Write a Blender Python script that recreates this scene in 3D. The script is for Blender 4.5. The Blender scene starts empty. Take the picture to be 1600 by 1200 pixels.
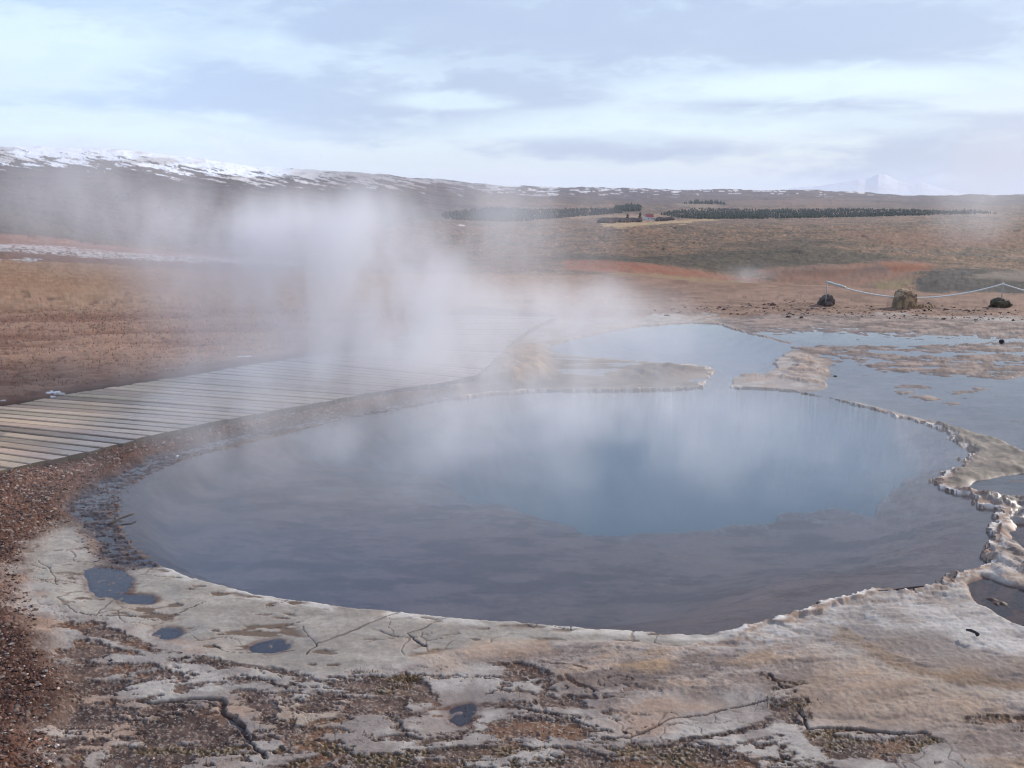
import bpy, bmesh, math, random
import numpy as np
from mathutils import Vector, geometry

R = math.radians
sc = bpy.context.scene
col = sc.collection
random.seed(7)

# ------------------------------------------------------------------ camera
F = 1570.0                      # focal length in photo pixels (1600 wide)
CAMH = 1.70
PITCH = math.atan(284.0 / F)
cam_d = bpy.data.cameras.new("camera")
cam_d.sensor_width = 36.0
cam_d.lens = 36.0 * F / 1600.0
cam_d.clip_start = 0.05
cam_d.clip_end = 60000.0
cam = bpy.data.objects.new("camera", cam_d)
col.objects.link(cam)
cam.location = (0, 0, CAMH)
cam.rotation_euler = (math.pi / 2 - PITCH, 0, 0)
sc.camera = cam

# ------------------------------------------------------------------ render / exposure
sc.view_settings.view_transform = 'Standard'
sc.view_settings.look = 'None'
sc.view_settings.exposure = 0.0
sc.view_settings.gamma = 1.0
sc.render.engine = 'CYCLES'
cy = sc.cycles
cy.max_bounces = 6
cy.diffuse_bounces = 2
cy.glossy_bounces = 2
cy.transmission_bounces = 2
cy.volume_bounces = 4
cy.transparent_max_bounces = 12
cy.volume_step_rate = 3.0
cy.volume_max_steps = 256
cy.caustics_reflective = False
cy.caustics_refractive = False
cy.use_denoising = True
cy.filter_width = 1.15

# ------------------------------------------------------------------ sun + sky
SUN_AZ = R(53)                  # clockwise from the view direction (+Y)
SUN_EL = R(22)
sun_d = bpy.data.lights.new("sun", 'SUN')
sun_d.energy = 4.9
sun_d.angle = R(1.5)
sun_d.color = (1.0, 0.93, 0.84)
sun = bpy.data.objects.new("sun", sun_d)
col.objects.link(sun)
sdir = Vector((math.sin(SUN_AZ) * math.cos(SUN_EL), math.cos(SUN_AZ) * math.cos(SUN_EL), math.sin(SUN_EL)))
sun.rotation_euler = sdir.to_track_quat('Z', 'Y').to_euler()
sun.location = (20, 10, 20)


class NT:
    """tiny helper to write node trees as expressions"""
    def __init__(s, tree):
        s.t = tree; s.n = tree.nodes; s.l = tree.links

    def node(s, typ, **kw):
        n = s.n.new(typ)
        for k, v in kw.items():
            setattr(n, k, v)
        return n

    def put(s, sock, v):
        if isinstance(v, bpy.types.NodeSocket):
            s.l.new(v, sock)
        else:
            sock.default_value = v

    def math(s, op, a, b=None, c=None, clamp=False):
        n = s.node('ShaderNodeMath', operation=op); n.use_clamp = clamp
        s.put(n.inputs[0], a)
        if b is not None: s.put(n.inputs[1], b)
        if c is not None: s.put(n.inputs[2], c)
        return n.outputs[0]

    def vmath(s, op, a, b=None, out=0):
        n = s.node('ShaderNodeVectorMath', operation=op)
        s.put(n.inputs[0], a)
        if b is not None:
            s.put(n.inputs['Scale' if op == 'SCALE' else 1], b)
        return n.outputs[out]

    def noise(s, vec, scale, detail=3.0, rough=0.5, dist=0.0, out=0):
        n = s.node('ShaderNodeTexNoise')
        s.put(n.inputs['Vector'], vec)
        s.put(n.inputs['Scale'], scale); s.put(n.inputs['Detail'], detail)
        s.put(n.inputs['Roughness'], rough); s.put(n.inputs['Distortion'], dist)
        return n.outputs[out]

    def smooth(s, v, a, b, o0=0.0, o1=1.0):
        n = s.node('ShaderNodeMapRange', interpolation_type='SMOOTHSTEP')
        s.put(n.inputs[0], v); s.put(n.inputs[1], a); s.put(n.inputs[2], b)
        s.put(n.inputs[3], o0); s.put(n.inputs[4], o1)
        return n.outputs[0]

    def mix(s, f, a, b, typ='MIX'):
        n = s.node('ShaderNodeMix', data_type='RGBA', blend_type=typ)
        s.put(n.inputs[0], f)
        s.put(n.inputs[6], a if isinstance(a, bpy.types.NodeSocket) else (*a, 1) if len(a) == 3 else a)
        s.put(n.inputs[7], b if isinstance(b, bpy.types.NodeSocket) else (*b, 1) if len(b) == 3 else b)
        return n.outputs[2]


world = bpy.data.worlds.new("World")
sc.world = world
world.use_nodes = True
w = NT(world.node_tree)
w.n.clear()
wout = w.node('ShaderNodeOutputWorld')
bg_sky = w.node('ShaderNodeBackground')
bg_cl = w.node('ShaderNodeBackground')
sky = w.node('ShaderNodeTexSky', sky_type='NISHITA')
sky.sun_disc = False
sky.sun_elevation = SUN_EL
sky.sun_rotation = SUN_AZ
w.l.new(sky.outputs[0], bg_sky.inputs[0])
bg_sky.inputs[1].default_value = 0.12
tc = w.node('ShaderNodeTexCoord')
gen = tc.outputs['Generated']
sx = w.node('ShaderNodeSeparateXYZ'); w.l.new(gen, sx.inputs[0])
X, Y, Z = sx.outputs
AZ = w.math('ARCTAN2', X, Y)                      # radians, + = right
EL = w.math('ARCSINE', Z)
cmb = w.node('ShaderNodeCombineXYZ')
w.l.new(AZ, cmb.inputs[0]); w.l.new(w.math('MULTIPLY', EL, 3.2), cmb.inputs[1])
P2 = cmb.outputs[0]
n_big = w.noise(P2, 3.6, 6.0, 0.55, 0.5)
n_med = w.noise(P2, 8.0, 6.0, 0.58, 0.5)
n_sml = w.noise(P2, 22.0, 4.0, 0.6, 0.2)


def px_dir(px, py):
    """azimuth and elevation of a photo pixel"""
    dx = (px - 800.0); dy = F * math.cos(PITCH) + (600 - py) * math.sin(PITCH)
    dz = -F * math.sin(PITCH) + (600 - py) * math.cos(PITCH)
    return math.atan2(dx, dy), math.atan2(dz, math.hypot(dx, dy))


wob = w.math('MULTIPLY', w.math('SUBTRACT', n_med, 0.5), 1.9)
wob2 = w.math('MULTIPLY', w.math('SUBTRACT', n_sml, 0.5), 1.0)
wobs = w.math('ADD', wob, wob2)


def blob(px, py, rx, ry, soft=0.55):
    """a soft-edged cloud patch at a direction in the sky"""
    a, e = px_dir(px, py)
    u = w.math('DIVIDE', w.math('SUBTRACT', AZ, a), rx / F)
    v = w.math('DIVIDE', w.math('SUBTRACT', EL, e), ry / F)
    d = w.math('SQRT', w.math('ADD', w.math('MULTIPLY', u, u), w.math('MULTIPLY', v, v)))
    d = w.math('ADD', d, wobs)
    return w.smooth(d, 1.0 + soft * 0.5, 1.0 - soft)


# grey cloud deck: heavy above, breaking up towards the horizon
thr = w.math('ADD', w.math('MULTIPLY', w.math('SUBTRACT', EL, R(8.0)), 4.5), w.math('MULTIPLY', w.math('SUBTRACT', n_big, 0.5), 2.4))
deck = w.smooth(thr, -0.45, 0.5)
grey = deck
for b in ((330, 150, 460, 62), (560, 180, 330, 30), (790, 140, 170, 40), (1230, 172, 230, 26), (960, 230, 230, 22),
          (1500, 192, 260, 20), (1600, 250, 300, 60), (1250, 50, 520, 75), (800, 40, 500, 60)):
    grey = w.math('MAXIMUM', grey, w.math('MULTIPLY', blob(*b), 0.97))
bright = 0.0
for b, k in (((1270, 132, 260, 26), .9), ((1050, 195, 420, 26), .7), ((700, 158, 110, 16), .8), ((130, 195, 280, 30), .8), ((40, 90, 190, 70), .8), ((390, 62, 70, 18), .4)):
    bb = w.math('MULTIPLY', blob(*b), k)
    bright = bb if bright == 0.0 else w.math('MAXIMUM', bright, bb)
grey = w.math('MULTIPLY', grey, w.math('SUBTRACT', 1.0, w.math('MULTIPLY', bright, 0.9)))
c_hor = w.mix(w.smooth(EL, R(0.0), R(9.0)), (0.86, 0.97, 1.03), (0.70, 0.88, 1.05))
c_bri = w.mix(bright, c_hor, (0.84, 1.04, 1.12))
gv = w.mix(n_med, (0.42, 0.54, 0.78), (0.54, 0.65, 0.86))
gv = w.mix(w.smooth(EL, R(11.5), R(26.0)), gv, w.mix(w.smooth(AZ, R(-20), R(12)), (0.34, 0.50, 0.98), (0.50, 0.50, 0.60)))
gv = w.mix(w.smooth(AZ, R(-26), R(-2)), w.mix(0.55, gv, (0.50, 0.74, 1.08)), gv)
cc = w.mix(w.math('MULTIPLY', grey, 0.95), c_bri, gv)
w.l.new(cc, bg_cl.inputs[0])
bg_cl.inputs[1].default_value = 1.08
mxw = w.node('ShaderNodeMixShader')
mxw.inputs[0].default_value = 0.88
w.l.new(bg_sky.outputs[0], mxw.inputs[1]); w.l.new(bg_cl.outputs[0], mxw.inputs[2])
w.l.new(mxw.outputs[0], wout.inputs[0])
world.cycles.sampling_method = 'MANUAL'
world.cycles.sample_map_resolution = 512


# ------------------------------------------------------------------ helpers
def tag(o, label=None, cat=None, group=None, kind=None):
    if label: o['label'] = label
    if cat: o['category'] = cat
    if group: o['group'] = group
    if kind: o['kind'] = kind
    return o


def link(name, me, mat=None, parent=None, loc=None):
    if mat is not None: me.materials.append(mat)
    o = bpy.data.objects.new(name, me)
    col.objects.link(o)
    if parent is not None: o.parent = parent
    if loc is not None: o.location = loc
    return o


def empty(name, loc=(0, 0, 0)):
    o = bpy.data.objects.new(name, None); col.objects.link(o); o.location = loc
    o.empty_display_size = 0.2
    return o


def mesh_np(name, verts, faces, smooth=True):
    """faces: (n,3) or (n,4) int array"""
    me = bpy.data.meshes.new(name)
    nv, nf, k = len(verts), len(faces), faces.shape[1]
    me.vertices.add(nv); me.vertices.foreach_set('co', np.ascontiguousarray(verts, dtype=np.float32).ravel())
    me.loops.add(nf * k); me.loops.foreach_set('vertex_index', np.ascontiguousarray(faces, dtype=np.int32).ravel())
    me.polygons.add(nf)
    me.polygons.foreach_set('loop_start', np.arange(0, nf * k, k, dtype=np.int32))
    me.polygons.foreach_set('use_smooth', np.full(nf, smooth, dtype=bool))
    me.update(calc_edges=True)
    return me


def color_attr(me, name, rgb):
    a = me.color_attributes.new(name, 'FLOAT_COLOR', 'POINT')
    buf = np.ones((len(rgb), 4), dtype=np.float32); buf[:, :3] = rgb
    a.data.foreach_set('color', buf.ravel())


def unproj(px, py, z=0.0):
    """point at height z seen at photo pixel (px,py)"""
    px = np.asarray(px, float); py = np.asarray(py, float)
    dx = px - 800.0
    dy = F * math.cos(PITCH) + (600 - py) * math.sin(PITCH)
    dz = -F * math.sin(PITCH) + (600 - py) * math.cos(PITCH)
    t = (z - CAMH) / dz
    return dx * t, dy * t


def proj(x, y, z):
    zz = z - CAMH
    dep = y * math.cos(PITCH) - zz * math.sin(PITCH)
    up = y * math.sin(PITCH) + zz * math.cos(PITCH)
    dep = np.maximum(dep, 1e-3)
    return 800 + F * x / dep, 600 - F * up / dep


def at_r(px, py, dist):
    """world point on the ray of pixel at horizontal distance dist"""
    dx = px - 800.0
    dy = F * math.cos(PITCH) + (600 - py) * math.sin(PITCH)
    dz = -F * math.sin(PITCH) + (600 - py) * math.cos(PITCH)
    h = math.hypot(dx, dy)
    return Vector((dx / h * dist, dy / h * dist, CAMH + dz / h * dist))


def _hash(ix, iy, seed):
    h = (ix.astype(np.int64) * 374761393 + iy.astype(np.int64) * 668265263 + seed * 1442695041) & 0xffffffff
    h = ((h ^ (h >> 13)) * 1274126177) & 0xffffffff
    h = (h ^ (h >> 16)) & 0xffffffff
    return h.astype(np.float64) / 4294967295.0


def vn(x, y, seed=0):
    ix = np.floor(x); iy = np.floor(y); fx = x - ix; fy = y - iy
    fx = fx * fx * fx * (fx * (fx * 6 - 15) + 10); fy = fy * fy * fy * (fy * (fy * 6 - 15) + 10)
    a = _hash(ix, iy, seed); b = _hash(ix + 1, iy, seed); c = _hash(ix, iy + 1, seed); d = _hash(ix + 1, iy + 1, seed)
    return (a + (b - a) * fx + (c - a) * fy + (a - b - c + d) * fx * fy) * 2 - 1


def fbm(x, y, octv=4, seed=0, gain=0.5):
    s = 0.0; amp = 1.0; tot = 0.0
    for i in range(octv):
        ca, sa = math.cos(i * 1.1), math.sin(i * 1.1)
        s = s + amp * vn(x * ca - y * sa + 17.3 * i, x * sa + y * ca - 9.1 * i, seed + i)
        tot += amp; amp *= gain; x = x * 2.03; y = y * 2.03
    return s / tot * 1.6


def worley(x, y, seed=0):
    """distance to the nearest cell border (F2-F1) and a random value of the cell"""
    ix = np.floor(x); iy = np.floor(y)
    f1 = np.full(x.shape, 9.0); f2 = np.full(x.shape, 9.0); cid = np.zeros(x.shape)
    for oy in (-1, 0, 1):
        for ox in (-1, 0, 1):
            cx = ix + ox; cy_ = iy + oy
            qx = cx + _hash(cx, cy_, seed); qy = cy_ + _hash(cx, cy_, seed + 5)
            d = np.hypot(qx - x, qy - y)
            idv = _hash(cx, cy_, seed + 9)
            closer = d < f1
            f2 = np.where(closer, f1, np.minimum(f2, d))
            cid = np.where(closer, idv, cid)
            f1 = np.where(closer, d, f1)
    return f2 - f1, cid


def sst(a, b, v):
    t = np.clip((v - a) / (b - a), 0, 1)
    return t * t * (3 - 2 * t)


def lerp(a, b, t):
    return a + (b - a) * t


def sdf(x, y, poly):
    """signed distance to a closed polygon, negative inside"""
    poly = np.asarray(poly, float)
    n = len(poly); best = np.full(x.shape, 1e9); inside = np.zeros(x.shape, bool)
    for i in range(n):
        ax, ay = poly[i]; bx, by = poly[(i + 1) % n]
        ex, ey = bx - ax, by - ay
        wx, wy = x - ax, y - ay
        t = np.clip((wx * ex + wy * ey) / (ex * ex + ey * ey + 1e-12), 0, 1)
        best = np.minimum(best, (wx - ex * t) ** 2 + (wy - ey * t) ** 2)
        c = ((ay > y) != (by > y))
        with np.errstate(divide='ignore', invalid='ignore'):
            xi = ex * (y - ay) / (ey if ey != 0 else 1e-12) + ax
        inside ^= c & (x < xi)
    d = np.sqrt(best)
    return np.where(inside, -d, d)


def pdist(x, y, line):
    line = np.asarray(line, float); best = np.full(x.shape, 1e9)
    for i in range(len(line) - 1):
        ax, ay = line[i]; bx, by = line[i + 1]
        ex, ey = bx - ax, by - ay
        t = np.clip(((x - ax) * ex + (y - ay) * ey) / (ex * ex + ey * ey + 1e-12), 0, 1)
        best = np.minimum(best, (x - ax - ex * t) ** 2 + (y - ay - ey * t) ** 2)
    return np.sqrt(best)


def W(pts, z=0.0):
    p = np.asarray(pts, float)
    x, y = unproj(p[:, 0], p[:, 1], z)
    return np.stack([x, y], 1)


# ------------------------------------------------------------------ outlines of the place, laid out on the ground
POOL = W([(190, 775), (184, 800), (190, 835), (215, 866), (250, 884), (300, 905), (370, 925), (440, 938), (520, 947), (600, 957),
          (700, 966), (800, 973), (900, 982), (1000, 988), (1060, 992), (1110, 993), (1170, 982), (1230, 965), (1290, 945),
          (1330, 931), (1365, 924), (1400, 928), (1440, 918), (1490, 905), (1530, 895), (1548, 880), (1538, 862), (1550, 848),
          (1544, 828), (1553, 810), (1562, 799), (1532, 792), (1528, 780), (1500, 771), (1468, 763), (1464, 752), (1480, 738),
          (1510, 722), (1516, 705), (1503, 695), (1484, 687), (1483, 678), (1450, 662), (1400, 650), (1340, 634), (1290, 621),
          (1240, 613), (1190, 609), (1150, 608), (1143, 604), (1146, 592), (1160, 588), (1190, 586), (1216, 577), (1208, 568),
          (1222, 556), (1240, 546), (1234, 538), (1205, 529), (1165, 520), (1138, 512), (1120, 506), (1080, 505), (1040, 507),
          (1000, 510), (950, 518), (900, 529), (860, 540), (850, 548), (880, 556), (940, 561), (1000, 565), (1060, 570),
          (1104, 573), (1118, 581), (1106, 592), (1096, 606), (1050, 610), (950, 612), (850, 612), (770, 617), (700, 626),
          (620, 640), (540, 655), (470, 672), (400, 690), (340, 705), (300, 712), (262, 728), (222, 745), (196, 760)])
HOLE = W([(430, 712), (500, 740), (560, 765), (640, 785), (720, 800), (800, 815), (900, 826), (1000, 829), (1100, 829), (1160, 822),
          (1220, 806), (1260, 808), (1310, 809), (1365, 822), (1402, 797), (1414, 750), (1405, 705), (1380, 675), (1300, 648),
          (1150, 634), (950, 632), (760, 642), (600, 662), (500, 682)], -.17)
APRON = W([(100, 825), (130, 852), (150, 888), (200, 872), (225, 868), (300, 900), (440, 930), (700, 960), (900, 975), (1110, 990),
           (1150, 1000), (1060, 1012), (960, 1008), (880, 1003), (800, 1004), (740, 1012), (700, 1022), (640, 1037), (560, 1049),
           (500, 1054), (440, 1048), (380, 1042), (330, 1028), (290, 1003), (250, 985), (190, 975), (150, 968), (105, 965),
           (85, 940), (40, 895), (36, 860), (60, 838)])
SHELF2 = W([(60, 985), (120, 972), (200, 990), (260, 1018), (330, 1040), (420, 1058), (500, 1064), (560, 1060), (520, 1085), (420, 1090),
            (330, 1098), (240, 1106), (160, 1112), (200, 1085), (260, 1060), (220, 1045), (160, 1030), (110, 1022), (70, 1005)])
MOUND = W([(1110, 993), (1230, 960), (1365, 920), (1440, 912), (1530, 890), (1545, 885), (1580, 880), (1700, 880), (1700, 1230),
           (1560, 1200), (1450, 1160), (1310, 1140), (1220, 1120), (1190, 1080), (1060, 1090), (960, 1128), (905, 1092), (850, 1040),
           (760, 1025), (820, 1008), (960, 1005)])
GRAVEL = W([(-300, 745), (0, 745), (60, 726), (160, 700), (260, 676), (400, 651), (560, 624), (700, 600), (745, 590), (790, 605), (700, 622),
            (540, 652), (400, 685), (300, 706), (215, 742), (150, 775), (100, 822), (36, 855), (20, 900), (50, 960), (45, 1030),
            (100, 1075), (60, 1130), (90, 1200), (60, 1320), (-300, 1320)])
LEFTWET = W([(340, 700), (262, 728), (222, 745), (190, 775), (184, 800), (190, 835), (222, 868), (240, 884), (205, 892), (160, 888), (140, 862), (118, 830), (98, 815),
             (92, 798), (108, 778), (140, 758), (180, 735), (240, 710), (330, 686), (450, 664), (600, 634), (700, 614), (700, 626), (470, 672), (400, 688)])
FLAT = W([(1240, 613), (1290, 608), (1284, 590), (1290, 565), (1240, 548), (1234, 536), (1165, 518), (1130, 506), (1120, 500), (1180, 494),
          (1300, 488), (1600, 505), (1800, 520), (2300, 800), (2300, 1000), (1700, 880), (1600, 870), (1560, 800), (1530, 780), (1500, 765),
          (1516, 705), (1450, 658), (1340, 630)])
DRYFLAT1 = W([(1236, 546), (1290, 538), (1420, 540), (1600, 532), (1700, 540), (1700, 548), (1500, 552), (1380, 548), (1300, 556), (1286, 572), (1300, 588), (1284, 600), (1250, 606), (1222, 596), (1190, 590), (1216, 578), (1210, 568)])
DRYFLAT2 = W([(1300, 562), (1340, 552), (1480, 556), (1600, 556), (1720, 562), (1720, 590), (1600, 592), (1500, 586), (1430, 578), (1350, 574)])
DRYFLAT3 = W([(1345, 505), (1420, 500), (1600, 510), (1720, 518), (1720, 532), (1560, 526), (1440, 520), (1330, 514)])
ISLE = W([(1385, 612), (1400, 603), (1440, 602), (1480, 600), (1545, 606), (1535, 616), (1500, 622), (1480, 632), (1440, 628), (1395, 620)])
SPIT = W([(1452, 657), (1490, 668), (1530, 680), (1570, 692), (1610, 712), (1720, 740), (1720, 752), (1610, 738), (1560, 744), (1520, 752), (1500, 762),
          (1468, 764), (1464, 752), (1482, 737), (1512, 722), (1518, 706), (1502, 694), (1482, 684)])
LAND3 = W([(1468, 764), (1520, 768), (1570, 776), (1620, 782), (1720, 800), (1720, 900), (1560, 905), (1545, 885), (1538, 862), (1550, 848), (1543, 828), (1553, 810),
           (1562, 799), (1530, 792), (1526, 780), (1500, 773)])
RPUD = W([(1502, 915), (1530, 905), (1560, 915), (1600, 925), (1720, 950), (1720, 1010), (1620, 990), (1560, 968), (1525, 950)])
RPUD2 = W([(1575, 838), (1600, 822), (1640, 825), (1700, 860), (1640, 875), (1600, 868)])
PUDS = [W([(130, 893), (150, 888), (188, 890), (208, 905), (206, 920), (196, 930), (160, 934), (138, 924), (140, 908)]),
        W([(178, 932), (210, 929), (245, 935), (228, 943), (190, 940)]),
        W([(390, 1013), (412, 1003), (445, 999), (448, 1008), (430, 1018), (400, 1021)]),
        W([(243, 990), (258, 981), (280, 980), (272, 990), (250, 998)]),
        W([(702, 1112), (712, 1104), (728, 1102), (742, 1106), (744, 1118), (736, 1129), (720, 1133), (706, 1128)])]
TANMOUND = W([(764, 578), (782, 552), (815, 546), (850, 547), (858, 565), (850, 590), (800, 600), (770, 596)])
FLATL = W([(700, 622), (745, 592), (770, 598), (850, 592), (860, 556), (1000, 566), (1060, 571), (1108, 574), (1116, 582), (1104, 592), (1094, 605), (1050, 609), (850, 611)])
DARKMOUND = W([(990, 572), (1050, 571), (1088, 580), (1060, 592), (1020, 598), (990, 590)])
RIML = W([(720, 623), (770, 615), (850, 611), (950, 611), (1050, 609), (1094, 605), (1104, 592), (1116, 582), (1104, 575), (1068, 571)])
RIMR = W([(1150, 607), (1190, 608), (1240, 612), (1290, 620), (1340, 632), (1400, 648), (1450, 660), (1483, 676), (1484, 687), (1503, 694), (1517, 705), (1511, 723),
          (1480, 738), (1464, 752), (1468, 763), (1500, 771), (1530, 779), (1533, 791), (1563, 799), (1554, 810), (1545, 828), (1551, 848),
          (1540, 862), (1549, 881), (1530, 896), (1440, 919), (1400, 929), (1365, 925), (1290, 946), (1200, 975)])
SPUR = W([(1150, 589), (1180, 588), (1220, 590), (1250, 596), (1285, 600)])
def ell(cx, cy, rx, ry, rot=0.0, n=18):
    return [(cx + rx * math.cos(t) * math.cos(rot) - ry * math.sin(t) * math.sin(rot), cy + rx * math.cos(t) * math.sin(rot) + ry * math.sin(t) * math.cos(rot))
            for t in np.linspace(0, 2 * math.pi, n, endpoint=False)]


PUDS[2] = W(ell(420, 1011, 29, 9.5, -.12)); PUDS[3] = W(ell(260, 990, 19, 7, -.2)); PUDS[1] = W(ell(212, 936, 32, 6.5, .05))
BROWN = [W(p) for p in (
    [(70, 982), (140, 970), (170, 980), (220, 1005), (260, 1025), (300, 1032), (350, 1037), (430, 1050), (500, 1050), (555, 1050), (555, 1063), (490, 1062), (430, 1058),
     (360, 1050), (300, 1042), (270, 1037), (210, 1017), (150, 1000), (120, 992)],
    [(95, 1020), (132, 1003), (150, 1008), (190, 1022), (230, 1037), (280, 1060), (240, 1066), (180, 1062), (100, 1075), (20, 1060), (20, 1030)],
    [(-40, 1065), (170, 1070), (260, 1065), (200, 1080), (175, 1090), (170, 1105), (220, 1110), (215, 1140), (160, 1160), (130, 1205), (-40, 1240)],
    [(235, 1103), (320, 1104), (345, 1110), (368, 1140), (350, 1165), (330, 1165), (310, 1150), (270, 1130), (225, 1120)],
    [(365, 1085), (420, 1088), (465, 1092), (455, 1105), (400, 1113), (370, 1104)],
    [(165, 1172), (200, 1170), (230, 1176), (238, 1240), (150, 1240)],
    [(550, 1075), (575, 1060), (610, 1064), (640, 1055), (665, 1075), (690, 1093), (680, 1102), (620, 1100), (590, 1092), (555, 1083)],
    [(420, 1192), (500, 1180), (600, 1180), (700, 1170), (800, 1166), (860, 1172), (930, 1165), (970, 1175), (1040, 1172), (1100, 1168), (1150, 1172), (1230, 1152), (1240, 1185), (1260, 1290), (400, 1290)],
    [(785, 1037), (820, 1036), (845, 1045), (866, 1060), (864, 1072), (830, 1072), (790, 1064)],
    [(830, 1088), (858, 1078), (880, 1086), (905, 1098), (920, 1112), (880, 1112), (850, 1104)],
    [(800, 1122), (850, 1130), (905, 1134), (955, 1150), (970, 1162), (880, 1158), (810, 1146)],
    [(1200, 1085), (1222, 1078), (1240, 1082), (1257, 1100), (1253, 1130), (1248, 1142), (1220, 1125), (1198, 1105)],
    [(1256, 1146), (1320, 1145), (1375, 1148), (1420, 1160), (1450, 1151), (1456, 1160), (1425, 1180), (1400, 1196), (1300, 1188), (1262, 1160)],
    [(1490, 1130), (1560, 1122), (1640, 1130), (1640, 1150), (1560, 1146)])]
VEINS = [([(545, 1100), (595, 1115), (622, 1135), (625, 1150), (665, 1165), (710, 1152), (730, 1140), (745, 1120)], .010),
         ([(460, 1140), (500, 1128), (545, 1120), (560, 1100), (600, 1092)], .009), ([(590, 1128), (640, 1118), (690, 1105)], .012),
         ([(800, 1080), (840, 1088), (890, 1067), (928, 1085), (932, 1098), (885, 1092)], .008), ([(760, 1100), (800, 1108), (840, 1120), (900, 1126)], .009),
         ([(1197, 1060), (1215, 1070), (1250, 1075)], .007), ([(950, 1066), (975, 1064), (985, 1068)], .006), ([(1040, 1180), (1090, 1160), (1150, 1150), (1210, 1130)], .010),
         ([(310, 1165), (330, 1180), (380, 1182), (420, 1172)], .008), ([(460, 1060), (520, 1070), (560, 1068)], .007), ([(280, 1080), (340, 1074), (400, 1070), (450, 1076)], .006),
         ([(860, 1040), (900, 1045), (915, 1052)], .004), ([(640, 1180), (720, 1172), (790, 1180)], .012)]
CRACKS = [([(215, 1101), (245, 1103), (290, 1100), (338, 1099), (350, 1115), (368, 1135), (384, 1160), (405, 1175), (420, 1190)], 0.011),
          ([(152, 967), (200, 967), (248, 973), (290, 955), (322, 944)], 0.004),
          ([(480, 1029), (494, 1010), (520, 1000), (560, 985), (605, 966), (620, 960)], 0.005),
          ([(494, 1010), (480, 992), (475, 982)], 0.003),
          ([(640, 994), (672, 978), (690, 970), (703, 966)], 0.004),
          ([(613, 968), (611, 985), (618, 996)], 0.002),
          ([(640, 996), (655, 1008), (662, 1012)], 0.006),
          ([(418, 952), (446, 940)], 0.003), ([(400, 990), (440, 982), (466, 976)], 0.003),
          ([(330, 1012), (352, 1022), (400, 1022), (465, 1018)], 0.003),
          ([(805, 970), (835, 984), (838, 974), (870, 982), (892, 986), (893, 978), (950, 980), (998, 987)], 0.004),
          ([(100, 945), (118, 960), (150, 967), (160, 955), (178, 938)], 0.004),
          ([(52, 905), (90, 918), (88, 900), (60, 880)], 0.003), ([(90, 918), (118, 912), (112, 900), (130, 895)], 0.003),
          ([(950, 1155), (980, 1158), (1010, 1145), (1050, 1128), (1100, 1122), (1130, 1115), (1160, 1108), (1200, 1102)], 0.006),
          ([(1200, 1060), (1225, 1085), (1250, 1078)], 0.007), ([(1250, 1120), (1268, 1145), (1330, 1146), (1400, 1150), (1450, 1152)], 0.010)]


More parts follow.
